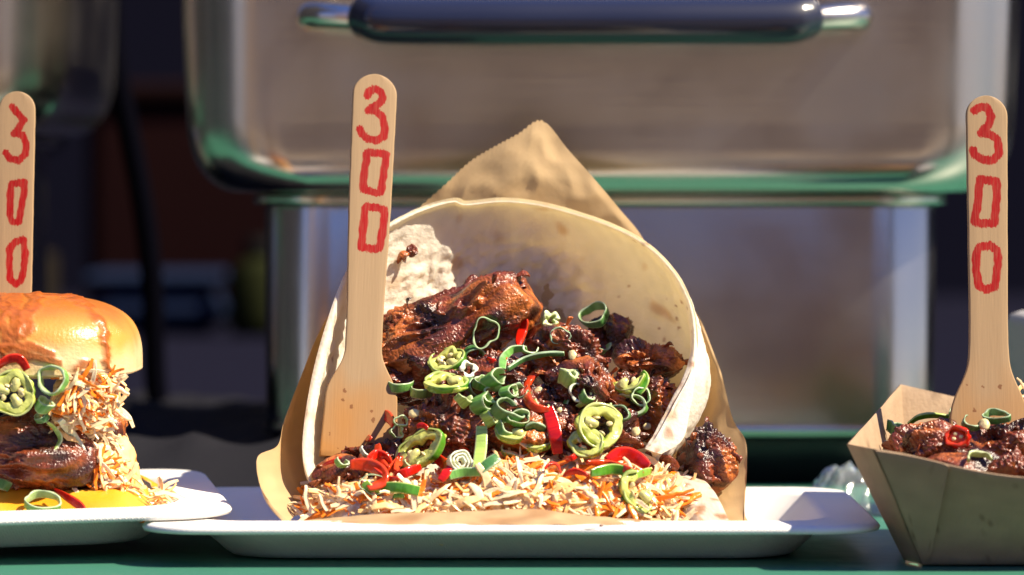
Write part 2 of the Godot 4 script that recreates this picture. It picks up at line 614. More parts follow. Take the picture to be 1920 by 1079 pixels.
func fork(top: Vector2, low: Vector2, z_top: float, z_low: float, width: Array, yaw: float, digits: Array, ink: float, sd: float, label: String, stain: float) -> void:
	var axis := (low - top).normalized()
	var perp := Vector2(-axis.y, axis.x) * -1.0
	if perp.x < 0: perp = -perp
	var total := (low - top).length()
	# texture: grain, stain near the food, red marker strokes
	var tw := 144
	var th := 1150
	var span := 200.0          # px covered across
	var buf := PackedByteArray()
	buf.resize(tw * th * 3)
	var local := []
	for dg in digits:
		var line := PackedVector2Array()
		for k in dg:
			var q: Vector2 = Vector2(k[0], k[1]) - top
			line.append(Vector2(q.dot(perp), q.dot(axis)))
		local.append(line)
	var narrow := 100.0
	var specks: Array[Vector3] = []
	var sr := RandomNumberGenerator.new()
	sr.seed = int(sd * 31.0)
	for k in 7: specks.append(Vector3(sr.randf_range(-66, 40), total * sr.randf_range(0.80, 0.99), sr.randf_range(0.6, 3.6)))
	for y in th:
		var along := total * y / th
		for x in tw:
			var across := (float(x) / tw - 0.5) * narrow * 2.0
			var grain := nz.get_noise_2d(across * 26.0 + sd * 50.0, along * 0.8) * 0.3 + nz.get_noise_2d(across * 6.0 + sd * 9.0, along * 0.35) * 0.6 + nz.get_noise_2d(across * 90.0, along * 22.0) * 0.3
			var c := Color(0.36, 0.243, 0.132) * (1.0 + 0.035 * grain)
			var wet := clampf((along / total - 0.76) * 5.0 + nz.get_noise_2d(across * 1.5, along * 0.8 + sd) * 0.35, 0, 1) * stain
			c = c.lerp(Color(0.42, 0.19, 0.045), wet * 0.85)
			if stain > 0.0:
				for sp in specks:
					var dd := Vector2(across - sp.x, (along - sp.y) * 0.75).length() + 1.5 * nz.get_noise_2d(across * 14.0, along * 14.0)
					if dd < sp.z: c = c.lerp(Color(0.14, 0.04, 0.012), 0.7)
			for line in local:
				if along < line[0].y - 170.0 or along > line[0].y + 170.0: continue
				var q := Vector2(across + 0.8 * nz.get_noise_2d(across * 5.0, along * 5.0 + sd), along + 2.2 * nz.get_noise_2d(across * 55.0, sd * 31.0 + 2.0 * along))
				var dmin := 1e9
				for k in line.size() - 1:
					dmin = minf(dmin, seg_dist(q, line[k], line[k + 1]))
				var w := ink * 0.5 + 1.0 * nz.get_noise_2d(along * 5.0, across * 5.0 + 90.0)
				var cover := clampf((w - dmin) / 1.3 + 0.5, 0, 1)
				if cover > 0.0:
					var dry := 0.97 + 0.16 * nz.get_noise_2d(across * 40.0, along * 2.5 + 11.0)
					c = c.lerp(Color(0.31, 0.004, 0.004) * (1.0 + 0.18 * grain), clampf(cover * dry, 0, 1))
			c = c.linear_to_srgb()
			var o := (y * tw + x) * 3
			buf[o] = clampi(int(c.r * 255.0), 0, 255)
			buf[o + 1] = clampi(int(c.g * 255.0), 0, 255)
			buf[o + 2] = clampi(int(c.b * 255.0), 0, 255)
	var im := Image.create_from_data(tw, th, false, Image.FORMAT_RGB8, buf)
	var mat := std(0.55, Color.WHITE, false)
	mat.albedo_texture = ImageTexture.create_from_image(im)
	mat.texture_repeat = false
	mat.metallic_specular = 0.3
	mat.normal_enabled = true
	mat.normal_texture = M.grain
	mat.normal_scale = 0.06
	# shape
	var t3 := at(top.x, top.y, z_top)
	var l3 := at(low.x, low.y, z_low)
	var down := (l3 - t3).normalized()
	var across3 := (Vector3(cos(yaw), 0, -sin(yaw)))
	across3 = (across3 - down * across3.dot(down)).normalized()
	var nrm := across3.cross(-down).normalized()
	if nrm.z < 0: nrm = -nrm
	var scale_px := PX / cos(yaw)
	var rows := PackedFloat32Array()
	for k in 12: rows.append(1.0 - cos(k / 11.0 * PI / 2))     # rounded end, in units of the first half-width
	var p := PackedVector3Array()
	var cc := PackedColorArray()
	var tx := PackedVector2Array()
	var hw0: float = width[1][1]
	var list := []
	for k in 12: list.append([rows[k] * hw0, hw0 * sqrt(maxf(0.0, 1.0 - pow(1.0 - rows[k], 2.0)))])
	for k in range(1, 60):
		var al := hw0 + (total - hw0) * k / 59.0
		var w := 0.0
		for s in width.size() - 1:
			if al >= width[s][0] and al <= width[s + 1][0]:
				var f: float = (al - width[s][0]) / (width[s + 1][0] - width[s][0])
				f = f * f * (3.0 - 2.0 * f) if width[s].size() > 2 else f
				w = lerpf(width[s][1], width[s + 1][1], f)
		if w == 0.0: w = width[-1][1]
		list.append([al, w])
	list.append([total + 0.5, 0.5])
	var th3 := 0.0015
	var prof := [[-1.0, 0.0, 0.0], [-1.0, 0.0, 0.30], [-1.0, 3.0, 0.5], [-0.5, 0.0, 0.5], [0.0, 0.0, 0.5], [0.5, 0.0, 0.5], [1.0, -3.0, 0.5], [1.0, 0.0, 0.30], [1.0, 0.0, -0.30], [1.0, -3.0, -0.5], [0.0, 0.0, -0.5], [-1.0, 3.0, -0.5], [-1.0, 0.0, -0.30]]
	for row in list:
		var ctr := t3.lerp(l3, row[0] / total)
		var wob := 0.4 * ns(Vector3(row[0], sd * 40.0, 0), 3.0)
		for q in prof:
			var a: float = q[0] * (row[1] + wob) + clampf(q[1], -row[1] * 0.5, row[1] * 0.5)
			p.append(ctr + across3 * a * scale_px + nrm * th3 * q[2] * (0.7 if row[1] < 3.0 else 1.0))
			cc.append(Color.WHITE)
			tx.append(Vector2(a / (narrow * 2.0) + 0.5, row[0] / total))
	var o3 := l3
	for k in p.size(): p[k] -= o3
	var g := Geo.new()
	g.grid(p, cc, prof.size(), list.size(), true, false, tx)
	solo("wooden_fork", g.mesh(), mat, o3, label, "wooden fork", "wooden forks used as price markers")

# ------------------------------------------------------------------ sheet made of three curves (rim, lip, base)
func curve3(pts: Array, n: int) -> PackedVector3Array:
	var raw := PackedVector3Array()
	for q in pts: raw.append(at(q[0], q[1], q[2] * 0.001))
	return smooth(raw, n)

func _ready() -> void:
	rng.seed = 7
	nz.seed = 11
	nz.noise_type = FastNoiseLite.TYPE_SIMPLEX_SMOOTH
	nz.frequency = 0.01
	nz.fractal_type = FastNoiseLite.FRACTAL_NONE
	# ---------------- camera, sky, sun, exposure
	var cam := Camera3D.new()
	cam.name = "camera"
	add_child(cam)
	cam.look_at_from_position(eye, AIM, Vector3.UP)
	var lens := CameraAttributesPhysical.new()
	lens.frustum_focal_length = 12.0 / (539.5 * PX / DIST)
	lens.frustum_focus_distance = DIST - 0.012
	lens.exposure_aperture = 13.0
	lens.frustum_near = 0.05
	lens.frustum_far = 400.0
	cam.attributes = lens
	cam.near = 0.05
	cam.far = 400.0
	cam.fov = rad_to_deg(2.0 * atan(539.5 * PX / DIST))
	var env := Environment.new()
	env.background_mode = Environment.BG_SKY
	var sky := Sky.new()
	var psm := ProceduralSkyMaterial.new()
	psm.sky_top_color = Color(0.27, 0.40, 0.70)
	psm.sky_horizon_color = Color(0.72, 0.74, 0.78)
	psm.sky_curve = 0.14
	psm.sky_energy_multiplier = 0.88
	psm.ground_bottom_color = Color(0.28, 0.24, 0.21)
	psm.ground_horizon_color = Color(0.45, 0.42, 0.4)
	psm.ground_energy_multiplier = 0.5
	sky.sky_material = psm
	env.sky = sky
	env.tonemap_mode = Environment.TONE_MAPPER_LINEAR
	env.tonemap_exposure = 2.0
	env.sdfgi_enabled = true
	env.ssao_enabled = true
	env.ssil_enabled = true
	var we := WorldEnvironment.new()
	we.name = "world_environment"
	we.environment = env
	add_child(we)
	var sun := DirectionalLight3D.new()
	sun.name = "sun"
	sun.light_energy = 1.6
	sun.light_color = Color(1.0, 0.94, 0.84)
	sun.light_angular_distance = 0.5
	sun.shadow_enabled = true
	add_child(sun)
	sun.look_at_from_position(sun_dir, Vector3.ZERO, Vector3.UP)

	make_materials()
	var gr := Image.create(128, 256, false, Image.FORMAT_L8)
	for y in 256:
		for x in 128:
			var s := 0.5 + 0.5 * (nz.get_noise_2d(x * 45.0, y * 3.0) * 0.7 + nz.get_noise_2d(x * 12.0 + 300.0, y * 1.0) * 0.4)
			gr.set_pixel(x, y, Color(s, s, s))
	M.grain = normal_tex(gr, 3.0)

	build_setting()
	build_dishes()
	build_trays()
	build_wrap()
	build_meat()
	build_slaw()
	build_forks()
	build_toppings()
	build_burger()
	build_boat()

# ------------------------------------------------------------------ setting
func build_setting() -> void:
	var pl := PlaneMesh.new()
	pl.size = Vector2(300, 300)
	var gm := std(0.9, lin(0.28, 0.215, 0.145), false)
	var gt := noise_image(256, 0.03, 5, 77)
	bumpy(gm, normal_tex(gt, 3.0), 1.2, 0.4)
	var ground := solo("ground", pl, gm, Vector3(0, -0.92, 0), "", "")
	tag(ground, "", "", "", "structure")
	var rp := PlaneMesh.new()
	rp.size = Vector2(300, 11.0)
	var rm := std(0.9, lin(0.045, 0.045, 0.05), false)
	bumpy(rm, normal_tex(gt, 3.0), 2.5, 0.5)
	var road := solo("road", rp, rm, Vector3(0, -0.916, 2.5), "", "")
	tag(road, "", "", "", "structure")
	var counter := solo("counter", box_rounded(Vector3(2.6, 0.03, 0.652), 0.004), M.counter, Vector3(0, -0.03, -0.232), "green painted serving counter under the trays", "counter")
	counter.set_meta("kind", "thing")
	var wall := solo("back_wall", box_rounded(Vector3(8, 3.4, 0.12), 0.01), std(0.9, lin(0.013, 0.013, 0.022), false), Vector3(0, -0.92, -2.4), "dark shaded wall at the back of the stall", "wall")
	wall.set_meta("kind", "structure")

	var side := solo("side_wall", box_rounded(Vector3(0.05, 3.2, 2.7), 0.01), wall.material_override, Vector3(-1.05, -0.92, -0.95), "dark side wall of the stall beyond the second dish", "wall")
	side.set_meta("kind", "structure")
	# dark cloth on the counter behind the left tray
	var p := PackedVector3Array()
	var cc := PackedColorArray()
	for j in 60:
		for i in 90:
			var x := lerpf(-0.36, -0.02, i / 89.0)
			var z := lerpf(-0.555, -0.13, j / 59.0)
			var q := Vector3(x * 1000.0, 0, z * 1000.0)
			var h := 0.006 + 0.010 * maxf(0.0, 0.5 + ns(Vector3(q.x * 0.4, 0, q.z * 1.2), 1.3)) + 0.004 * (1.0 - absf(ns(Vector3(q.x * 0.5, 30, q.z + q.x * 0.3), 3.0)) * 2.0)
			var edge := minf(minf(i, 89 - i), minf(j, 59 - j)) / 6.0
			p.append(Vector3(x, 0.0015 + h * clampf(edge, 0, 1), z))
			cc.append(lin(0.013, 0.013, 0.019))
	var g := Geo.new()
	g.grid(p, cc, 90, 60)
	solo("dark_cloth", g.mesh(), M.cloth, Vector3.ZERO, "dark rumpled cloth lying between the two chafing dishes", "cloth")

	# blurred things on a bench further back
	var dull := std(1.0, lin(0.009, 0.009, 0.018), false)
	dull.metallic_specular = 0.05
	wall.material_override = dull
	var bench := solo("back_bench", box_rounded(Vector3(2.4, 0.03, 1.6), 0.004), dull, Vector3(0, -0.032, -1.45), "black bench top at the back of the stall", "bench")
	bench.set_meta("kind", "thing")
	var cable_mat := std(1.0, lin(0.002, 0.002, 0.004), false)
	cable_mat.metallic_specular = 0.05
	var crate := thing("storage_crate", Vector3(-0.215, -0.002, -1.75), "dark red storage crate far back beside the main chafing dish", "crate")
	part("crate_wall", box_rounded(Vector3(0.17, 0.155, 0.2), 0.012), std(0.7, lin(0.028, 0.009, 0.009), false), crate)
	part("crate_lid", box_rounded(Vector3(0.18, 0.014, 0.21), 0.004), std(0.6, lin(0.020, 0.008, 0.008), false), crate).position = Vector3(0, 0.156, 0)
	var tub := thing("storage_tub", Vector3(-0.235, -0.002, -1.5), "blue plastic tub low in the dark behind the chafing dish corner", "tub")
	part("tub_wall", box_rounded(Vector3(0.085, 0.032, 0.1), 0.014), std(0.5, lin(0.018, 0.03, 0.075), false), tub)
	part("tub_lid", box_rounded(Vector3(0.09, 0.008, 0.105), 0.004), std(0.5, lin(0.022, 0.036, 0.085), false), tub).position = Vector3(0, 0.033, 0)
	var bottle := thing("green_bottle", Vector3(-0.165, -0.002, -1.45), "olive green squat bottle between blue tub and chafing dish", "bottle")
	var bg := Geo.new()
	tube(bg, PackedVector3Array([Vector3(0, 0, 0), Vector3(0, 0.01, 0), Vector3(0, 0.042, 0), Vector3(0, 0.052, 0)]), PackedFloat32Array([0.018, 0.021, 0.021, 0.008]), Color.WHITE, 24)
	part("bottle_body", bg.mesh(), std(0.3, lin(0.03, 0.035, 0.012), false), bottle)
	var cg := Geo.new()
	tube(cg, PackedVector3Array([Vector3(0, 0.053, 0), Vector3(0, 0.064, 0)]), PackedFloat32Array([0.009, 0.009]), Color.WHITE, 20)
	part("bottle_cap", cg.mesh(), std(0.4, lin(0.02, 0.02, 0.02), false), bottle)
	var carton := thing("tan_carton", Vector3(-0.375, -0.002, -1.6), "pale tan carton in the dim space behind the burger", "carton")
	part("carton_wall", box_rounded(Vector3(0.11, 0.05, 0.1), 0.003), std(0.8, lin(0.035, 0.028, 0.02), false), carton)
	part("carton_flap", box_rounded(Vector3(0.11, 0.002, 0.04), 0.0008), std(0.8, lin(0.04, 0.032, 0.022), false), carton).position = Vector3(0, 0.051, 0.03)
	var towel := thing("grey_towel", Vector3(-0.44, -0.002, -1.75), "grey cloth bundle hung behind the left chafing dish", "towel")
	part("towel_fold", box_rounded(Vector3(0.08, 0.09, 0.04), 0.018), std(0.9, lin(0.05, 0.05, 0.07), false), towel).position = Vector3(0.075, 0.12, 0)
	part("towel_rail", box_rounded(Vector3(0.03, 0.24, 0.02), 0.004), std(0.6, lin(0.02, 0.025, 0.02), false), towel).position = Vector3(0.075, 0, -0.04)
	for o in [crate, tub, bottle, carton, towel]:
		for c in o.get_children():
			c.material_override.metallic_specular = 0.12
			c.material_override.roughness = 0.8
			c.material_override.albedo_color = (c.material_override.albedo_color.srgb_to_linear() * 0.5).linear_to_srgb()
	# the brown building across the street, which the steel reflects
	var house := thing("brown_building", Vector3(0, -0.92, 30.0), "brown plastered building across the street, mirrored in the steel dishes", "building")
	part("wall", box_rounded(Vector3(60, 8.0, 3.0), 0.05), std(0.85, lin(0.36, 0.25, 0.17), false), house)
	for k in 9:
		for f in 2:
			var wn := part("window", box_rounded(Vector3(1.3, 1.5, 0.1), 0.03), std(0.2, lin(0.03, 0.035, 0.045), false), house)
			wn.position = Vector3((k - 4) * 5.5 + 0.8, 1.3 + 3.2 * f, -1.52)
	var kg := Geo.new()
	var kp := PackedVector3Array([at(205, -60, -0.5), at(212, 90, -0.5), at(240, 240, -0.5), at(268, 390, -0.5), at(285, 540, -0.5), at(290, 700, -0.5)])
	kp.append(Vector3(kp[5].x + 0.002, 0.004, -0.5))
	var kr := PackedFloat32Array()
	for k in 40: kr.append(0.0046)
	tube(kg, smooth(kp, 40), kr, Color.WHITE, 12)
	solo("power_cable", kg.mesh(), cable_mat, Vector3.ZERO, "thick black cable hanging behind the gap between chafing dishes", "cable")

	# crumpled clear wrap under the dish on the right
	var wp := PackedVector3Array()
	var wc := PackedColorArray()
	for j in 14:
		for i in 26:
			var u := i / 25.0
			var w := j / 13.0
			var dome := sin(u * PI) * sin(w * PI)
			var k := Vector3(rng.randf_range(-1, 1), rng.randf_range(-1, 1), rng.randf_range(-1, 1)) * 0.0016
			wp.append(Vector3((u - 0.5) * 0.034, 0.001 + maxf(0.0, dome * 0.0135 + k.y), (w - 0.5) * 0.03) + Vector3(k.x, 0, k.z))
			wc.append(Color.WHITE)
	var wg := Geo.new()
	wg.grid(wp, wc, 26, 14)
	var wm := std(0.08, lin(0.8, 0.85, 0.85), false)
	wm.albedo_color.a = 0.12
	wm.transparency = BaseMaterial3D.TRANSPARENCY_ALPHA
	solo("plastic_wrap", wg.mesh(), wm, at(1592, 905, -0.105) * Vector3(1, 0, 1), "crumpled clear plastic wrap glinting behind the right end of the tray", "plastic wrap")

# ------------------------------------------------------------------ chafing dishes
func build_dish(where: Vector3, label: String, grip: bool) -> void:
	var t := thing("chafing_dish", where, label, "chafing dish", "steel chafing dishes behind the food")
	# local origin: middle of the footprint on the counter; front of the body at z = 0
	var zc := -0.09
	var stand := part("stand", ring_solid([[0.002, 0.002, 0.001, 0.0], [0.098, 0.075, 0.02, 0.0], [0.098, 0.075, 0.02, 0.028], [0.002, 0.002, 0.001, 0.028]], 8, 4), M.black, t)
	stand.position.z = zc
	var body := part("body", ring_solid([[0.09, 0.07, 0.02, 0.0155], [0.111, 0.086, 0.024, 0.016], [0.1145, 0.0895, 0.026, 0.0175], [0.1145, 0.0895, 0.026, 0.0195], [0.1135, 0.0885, 0.0245, 0.0215], [0.1135, 0.0885, 0.0245, 0.0936], [0.10, 0.08, 0.02, 0.0938]], 16, 8), M.steel, t)
	body.position.z = zc
	var ledge := part("ledge", ring_solid([[0.105, 0.082, 0.022, 0.0940], [0.1165, 0.0915, 0.027, 0.0942], [0.1172, 0.0922, 0.027, 0.0950], [0.1172, 0.0922, 0.027, 0.0970], [0.1165, 0.0915, 0.027, 0.0978], [0.105, 0.082, 0.022, 0.0980]], 14, 6), M.steel, t)
	ledge.position.z = zc
	var rings := [[0.10, 0.08, 0.03, 0.0984]]
	for k in 13:
		var a := k / 12.0 * PI / 2
		rings.append([0.1225 + 0.0165 * sin(a), 0.1015 + 0.007 * sqrt(1.0 - pow(1.0 - minf((1.0 - cos(a)) / 0.5, 1.0), 2.0)), 0.034, 0.0984 + 0.024 * (1.0 - cos(a))])
	rings.append([0.1405, 0.109, 0.036, 0.155])
	rings.append([0.1410, 0.1092, 0.036, 0.185])
	for k in 8:
		var a := (k + 1) / 8.0 * PI / 2
		rings.append([0.1410 - 0.03 * (1.0 - cos(a)), 0.1092 - 0.03 * (1.0 - cos(a)), 0.034, 0.185 + 0.03 * sin(a)])
	rings.append([0.002, 0.002, 0.001, 0.222])
	var lid := part("lid", ring_solid(rings, 20, 10), M.steel, t)
	lid.position.z = zc
	if grip:
		var g := Geo.new()
		var zf := zc + 0.109 + 0.025
		var yh := 0.1525
		var pts := PackedVector3Array([Vector3(-0.0735, yh + 0.0022, zf - 0.005), Vector3(-0.071, yh + 0.0016, zf - 0.0025), Vector3(-0.064, yh + 0.0004, zf), Vector3(-0.03, yh, zf + 0.002), Vector3(0.0, yh, zf + 0.002), Vector3(0.03, yh, zf + 0.002), Vector3(0.064, yh + 0.0004, zf), Vector3(0.071, yh + 0.0016, zf - 0.0025), Vector3(0.0735, yh + 0.0022, zf - 0.005)])
		var sp := smooth(pts, 60)
		var rad := PackedFloat32Array()
		for k in 60:
			var e := minf(k, 59 - k) / 59.0 * 0.151
			rad.append(0.0075 * sqrt(clampf(1.0 - pow(1.0 - minf(e / 0.0100, 1.0), 2.0), 0.02, 1.0)))
		tube(g, sp, rad, Color.WHITE, 24)
		var h := part("handle", g.mesh(), M.grip, t)
		h.position = Vector3(-0.0062, 0.0006, 0.0)
		h.scale.x = 0.97
		for s in [-1.0, 1.0]:
			var mg := Geo.new()
			tube(mg, smooth(PackedVector3Array([Vector3(s * 0.071, yh + 0.001, zf - 0.004), Vector3(s * 0.082, yh + 0.002, zf - 0.008), Vector3(s * 0.091, yh + 0.0025, zf - 0.014), Vector3(s * 0.0925, yh + 0.0025, zf - 0.024)]), 16), PackedFloat32Array([0.0038, 0.0038, 0.0039, 0.004, 0.0041, 0.0042, 0.0043, 0.0044, 0.0045, 0.0045, 0.0046, 0.0046, 0.0047, 0.0047, 0.0048, 0.0048]), Color.WHITE, 16)
			part("handle_mount", mg.mesh(), M.steel, h)

func build_dishes() -> void:
	for k in 2:
		var post := solo("stall_post", box_rounded(Vector3(0.055, 3.2, 0.055), 0.003), std(0.7, lin(0.42, 0.25, 0.11), false), Vector3(-0.62 if k == 0 else 0.66, -0.91, 0.42), ["wooden stall post at the burger's end of the counter", "wooden stall post at the paper boat's end of the counter"][k], "post", "wooden posts of the stall")
		post.set_meta("kind", "thing")
	build_dish(Vector3(at(1128, 800, -0.2).x, 0, -0.2), "large steel chafing dish with black handle right behind the wrap", true)
	var z2 := -0.27
	var s2 := PX * (DIST - z2) / DIST
	build_dish(Vector3((205 - 960) * s2 - 0.154, 0.0205, z2), "second steel chafing dish, partly seen above the burger", false)
	solo("black_block", box_rounded(Vector3(0.2, 0.0205, 0.15), 0.003), M.black, Vector3((205 - 960) * s2 - 0.154, 0, z2 - 0.09), "black slab that raises the chafing dish behind the burger", "slab")

# ------------------------------------------------------------------ trays
func tray_mesh(hx: float, hz: float) -> ArrayMesh:
	var c := 0.017
	var t := 0.0007
	return ring_solid([
		[0.001, 0.001, 0.0005, 0.0014 + t], [hx - 0.026, hz - 0.026, c, 0.0013 + t], [hx - 0.0235, hz - 0.0235, c, 0.0017 + t], [hx - 0.0215, hz - 0.0215, c, 0.0034 + t],
		[hx - 0.0150, hz - 0.0150, c, 0.0096 + t], [hx - 0.0138, hz - 0.0138, c, 0.0104 + t], [hx - 0.0122, hz - 0.0122, c, 0.0107 + t], [hx - 0.0015, hz - 0.0015, c, 0.0104 + t], [hx - 0.0006, hz - 0.0006, c, 0.0103 + t * 0.5], [hx, hz, c, 0.0096 + t * 0.3], [hx - 0.0004, hz - 0.0004, c, 0.0088],
		[hx - 0.0014, hz - 0.0014, c, 0.0090], [hx - 0.0035, hz - 0.0035, c, 0.0096], [hx - 0.0118, hz - 0.0118, c, 0.0098], [hx - 0.0138, hz - 0.0138, c, 0.0090], [hx - 0.0210, hz - 0.0210, c, 0.0016], [hx - 0.0225, hz - 0.0225, c, 0.0004], [hx - 0.025, hz - 0.025, c, 0.0001], [0.001, 0.001, 0.0005, 0.0002]], 10, 24)

func build_trays() -> void:
	solo("fibre_tray", tray_mesh(0.0995, 0.065), M.tray, Vector3(-0.0002, 0.0002, 0.0), "white moulded fibre tray under the filled wrap", "tray", "white fibre trays on the counter")
	var o := solo("fibre_tray", tray_mesh(0.0967, 0.060), M.tray, Vector3(-0.1785, 0.0018, 0.007), "white moulded fibre tray under the burger", "tray", "white fibre trays on the counter")
	o.rotation = Vector3(0.02, deg_to_rad(9.0), deg_to_rad(1.1))
	o.position.y = 0.0028

# ------------------------------------------------------------------ paper and tortilla
func build_wrap() -> void:
	# kraft paper sheet: back and wings
	var rim := curve3([[548, 984, 46], [508, 945, 44], [486, 905, 41], [483, 857, 34], [520, 836, 24], [532, 790, 16], [562, 712, 6], [600, 620, -6], [660, 520, -18], [720, 440, -30], [780, 394, -39], [835, 346, -39], [880, 304, -38], [925, 276, -37], [970, 252, -36], [1017, 226, -36], [1066, 281, -37], [1120, 342, -38], [1160, 390, -39], [1205, 446, -40], [1236, 520, -40], [1272, 562, -36], [1308, 590, -30], [1338, 660, -22], [1354, 704, -16], [1374, 785, -8], [1398, 826, -2], [1401, 872, 6], [1398, 930, 17], [1394, 977, 31]], 330)
	var base := curve3([[560, 986, 46], [548, 980, 44], [545, 975, 40], [556, 965, 34], [570, 955, 26], [585, 950, 18], [600, 940, 8], [640, 930, -4], [690, 920, -16], [740, 915, -26], [780, 912, -33], [835, 910, -36], [870, 908, -38], [910, 908, -39], [950, 908, -40], [990, 908, -40], [1030, 908, -40], [1070, 908, -40], [1110, 910, -39], [1150, 912, -36], [1190, 914, -30], [1220, 920, -24], [1240, 928, -16], [1256, 936, -10], [1268, 946, -4], [1278, 955, 2], [1286, 962, 8], [1296, 968, 14], [1318, 975, 22], [1388, 981, 33]], 330)
	var p := PackedVector3Array()
	var cc := PackedColorArray()
	var nv := 70
	for j in nv:
		var v := j / (nv - 1.0)
		for i in 330:
			var r := rim[i]
			var b := base[i]
			var q := r.lerp(b, v)
			var mid := (r + b) * 0.5
			var out := Vector3(r.x - 0.0, 0, r.z - 0.02)
			var u := i / 329.0
			var body := smoothstep(0.12, 0.3, u) * (1.0 - smoothstep(0.7, 0.86, u))
			q += out.normalized() * sin(v * PI) * (0.006 * body * (1.0 - smoothstep(0.34, 0.42, u) * (1.0 - smoothstep(0.62, 0.7, u))) + 0.002)
			var m := q * 1000.0
			q += Vector3(0, 0, 1) * (0.0010 * (1.0 - absf(ns(m + Vector3(0, 0, 40), 3.4)) * 2.0) + 0.0008 * ns(m, 1.6) + 0.0004 * (1.0 - absf(ns(m + Vector3(60, 0, 40), 8.0)) * 2.0)) * smoothstep(0.0, 0.04, v)
			var fold := 0.1015 + 0.0035 * ns(Vector3(m.x, 0, 70), 2.2) - 0.02 * (q.x - 0.024)
			q.z -= 0.36 * maxf(0.0, q.y - fold) * smoothstep(0.3, 0.34, u)
			if i > 112 and i < 172 and v < 0.01:
				q.y += 0.00025 * (1.0 if i % 2 == 0 else -1.0)
			p.append(q)
			var s := 1.0 + 0.10 * ns(m, 9.0) + 0.06 * ns(m * Vector3(1, 6, 1), 5.0)
			var col := lin(0.54, 0.37, 0.185)
			var stain := clampf((ns(m + Vector3(60, 0, 0), 4.0) - 0.35) * 3.0, 0, 1) * smoothstep(0.55, 0.8, v)
			col = col.lerp(lin(0.32, 0.15, 0.05), stain * 0.6)
			cc.append(Color(col.r * s, col.g * s, col.b * s))
	var g := Geo.new()
	g.grid(p, cc, 330, nv)
	# front lip of the sheet
	var top := curve3([[552, 978, 44.5], [600, 973, 46], [700, 964, 48], [800, 960, 49], [900, 958, 49], [980, 953, 49], [1040, 958, 49], [1100, 966, 48], [1180, 973, 47], [1290, 977, 45], [1388, 979, 44]], 150)
	var bot := curve3([[546, 986, 50], [600, 987, 60], [700, 987, 62], [800, 987, 62.5], [900, 986, 62.5], [980, 985, 62.5], [1060, 986, 63], [1105, 993, 64.5], [1150, 986, 63], [1215, 984, 58], [1290, 981, 49], [1390, 980, 45]], 150)
	var p2 := PackedVector3Array()
	var c2 := PackedColorArray()
	for j in 16:
		var v := j / 15.0
		for i in 150:
			var back := top[i] + Vector3(0, -0.004, -0.006)
			var q := back.lerp(top[i], v / 0.35) if v < 0.35 else top[i].lerp(bot[i], (v - 0.35) / 0.65)
			var m := q * 1000.0
			q.y += 0.00035 * ns(m, 14.0) * smoothstep(0.2, 0.5, v)
			q.z += 0.0006 * ns(m, 7.0)
			p2.append(q)
			var s := 1.0 + 0.1 * ns(m, 12.0)
			var col := lin(0.54, 0.37, 0.195).lerp(lin(0.34, 0.16, 0.06), clampf((ns(m, 5.0) - 0.2) * 1.5, 0, 0.6))
			c2.append(Color(col.r * s, col.g * s, col.b * s))
	var sheet := thing("paper_sheet", Vector3.ZERO, "brown kraft paper sheet wrapped behind and under the flatbread", "paper")
	part("back_sheet", g.mesh(), M.paper, sheet)
	var lip := Geo.new()
	lip.grid(p2, c2, 150, 16)
	part("front_lip", lip.mesh(), M.paper, sheet)

	# flatbread hood
	var R := curve3([[581, 908, 30], [567, 855, 28], [571, 785, 23], [587, 695, 16], [611, 608, 9], [640, 527, 2], [672, 472, -5], [710, 434, -11], [755, 408, -16], [805, 388, -21], [850, 377, -24], [872, 383, -25], [940, 377, -27], [1000, 382, -27], [1050, 393, -26], [1110, 411, -23], [1160, 430, -19], [1205, 454, -14], [1247, 489, -8], [1280, 535, -2], [1300, 590, 4], [1307, 650, 9], [1304, 710, 14], [1294, 770, 19], [1280, 825, 24], [1240, 852, 28]], 260)
	var Q := curve3([[594, 908, 26], [585, 855, 25], [591, 785, 21], [606, 700, 15], [628, 618, 8], [654, 540, 0], [682, 484, -8], [718, 445, -14], [761, 417, -19], [809, 396, -24], [853, 385, -27], [876, 390, -28], [940, 385, -30], [1000, 390, -30], [1050, 401, -29], [1108, 419, -26], [1156, 438, -22], [1199, 462, -17], [1239, 497, -11], [1271, 543, -5], [1289, 598, 1], [1294, 655, 8], [1282, 702, 14], [1255, 755, 19], [1228, 808, 24], [1208, 842, 27]], 260)
	var B := curve3([[640, 930, 16], [640, 930, 14], [650, 928, 10], [665, 925, 5], [680, 920, -1], [700, 915, -8], [725, 910, -14], [750, 905, -19], [780, 902, -24], [820, 900, -27], [850, 900, -29], [870, 900, -30], [930, 898, -31], [980, 898, -31], [1020, 898, -30], [1060, 900, -28], [1090, 902, -25], [1115, 905, -21], [1135, 908, -16], [1150, 910, -11], [1165, 912, -5], [1175, 912, 1], [1185, 910, 7], [1190, 905, 12], [1195, 895, 17], [1200, 875, 22]], 260)
	var rows := 120
	var inner := PackedVector3Array()
	for j in rows:
		var v := j / (rows - 1.0)
		for i in 260:
			var u := i / 259.0
			var q: Vector3
			if v < 0.12:
				var f := v / 0.12
				q = R[i].lerp(Q[i], f) + Vector3(0, 0, 1) * 0.0012 * sin(f * PI)
			else:
				var f := (v - 0.12) / 0.88
				q = Q[i].lerp(B[i], f)
				var out := Vector3(Q[i].x - 0.0, 0, minf(Q[i].z - 0.03, -0.004)).normalized()
				var amp := lerpf(0.0035, 0.011, smoothstep(0.30, 0.62, u))
				if u > 0.84: amp *= lerpf(1.0, 0.25, (u - 0.84) / 0.16)
				if u < 0.12: amp *= lerpf(0.3, 1.0, u / 0.12)
				q += out * sin(pow(f, 0.8) * PI) * amp
			inner.append(q)
	# normals of the inner face, pointing at the viewer's side
	var nrm := PackedVector3Array()
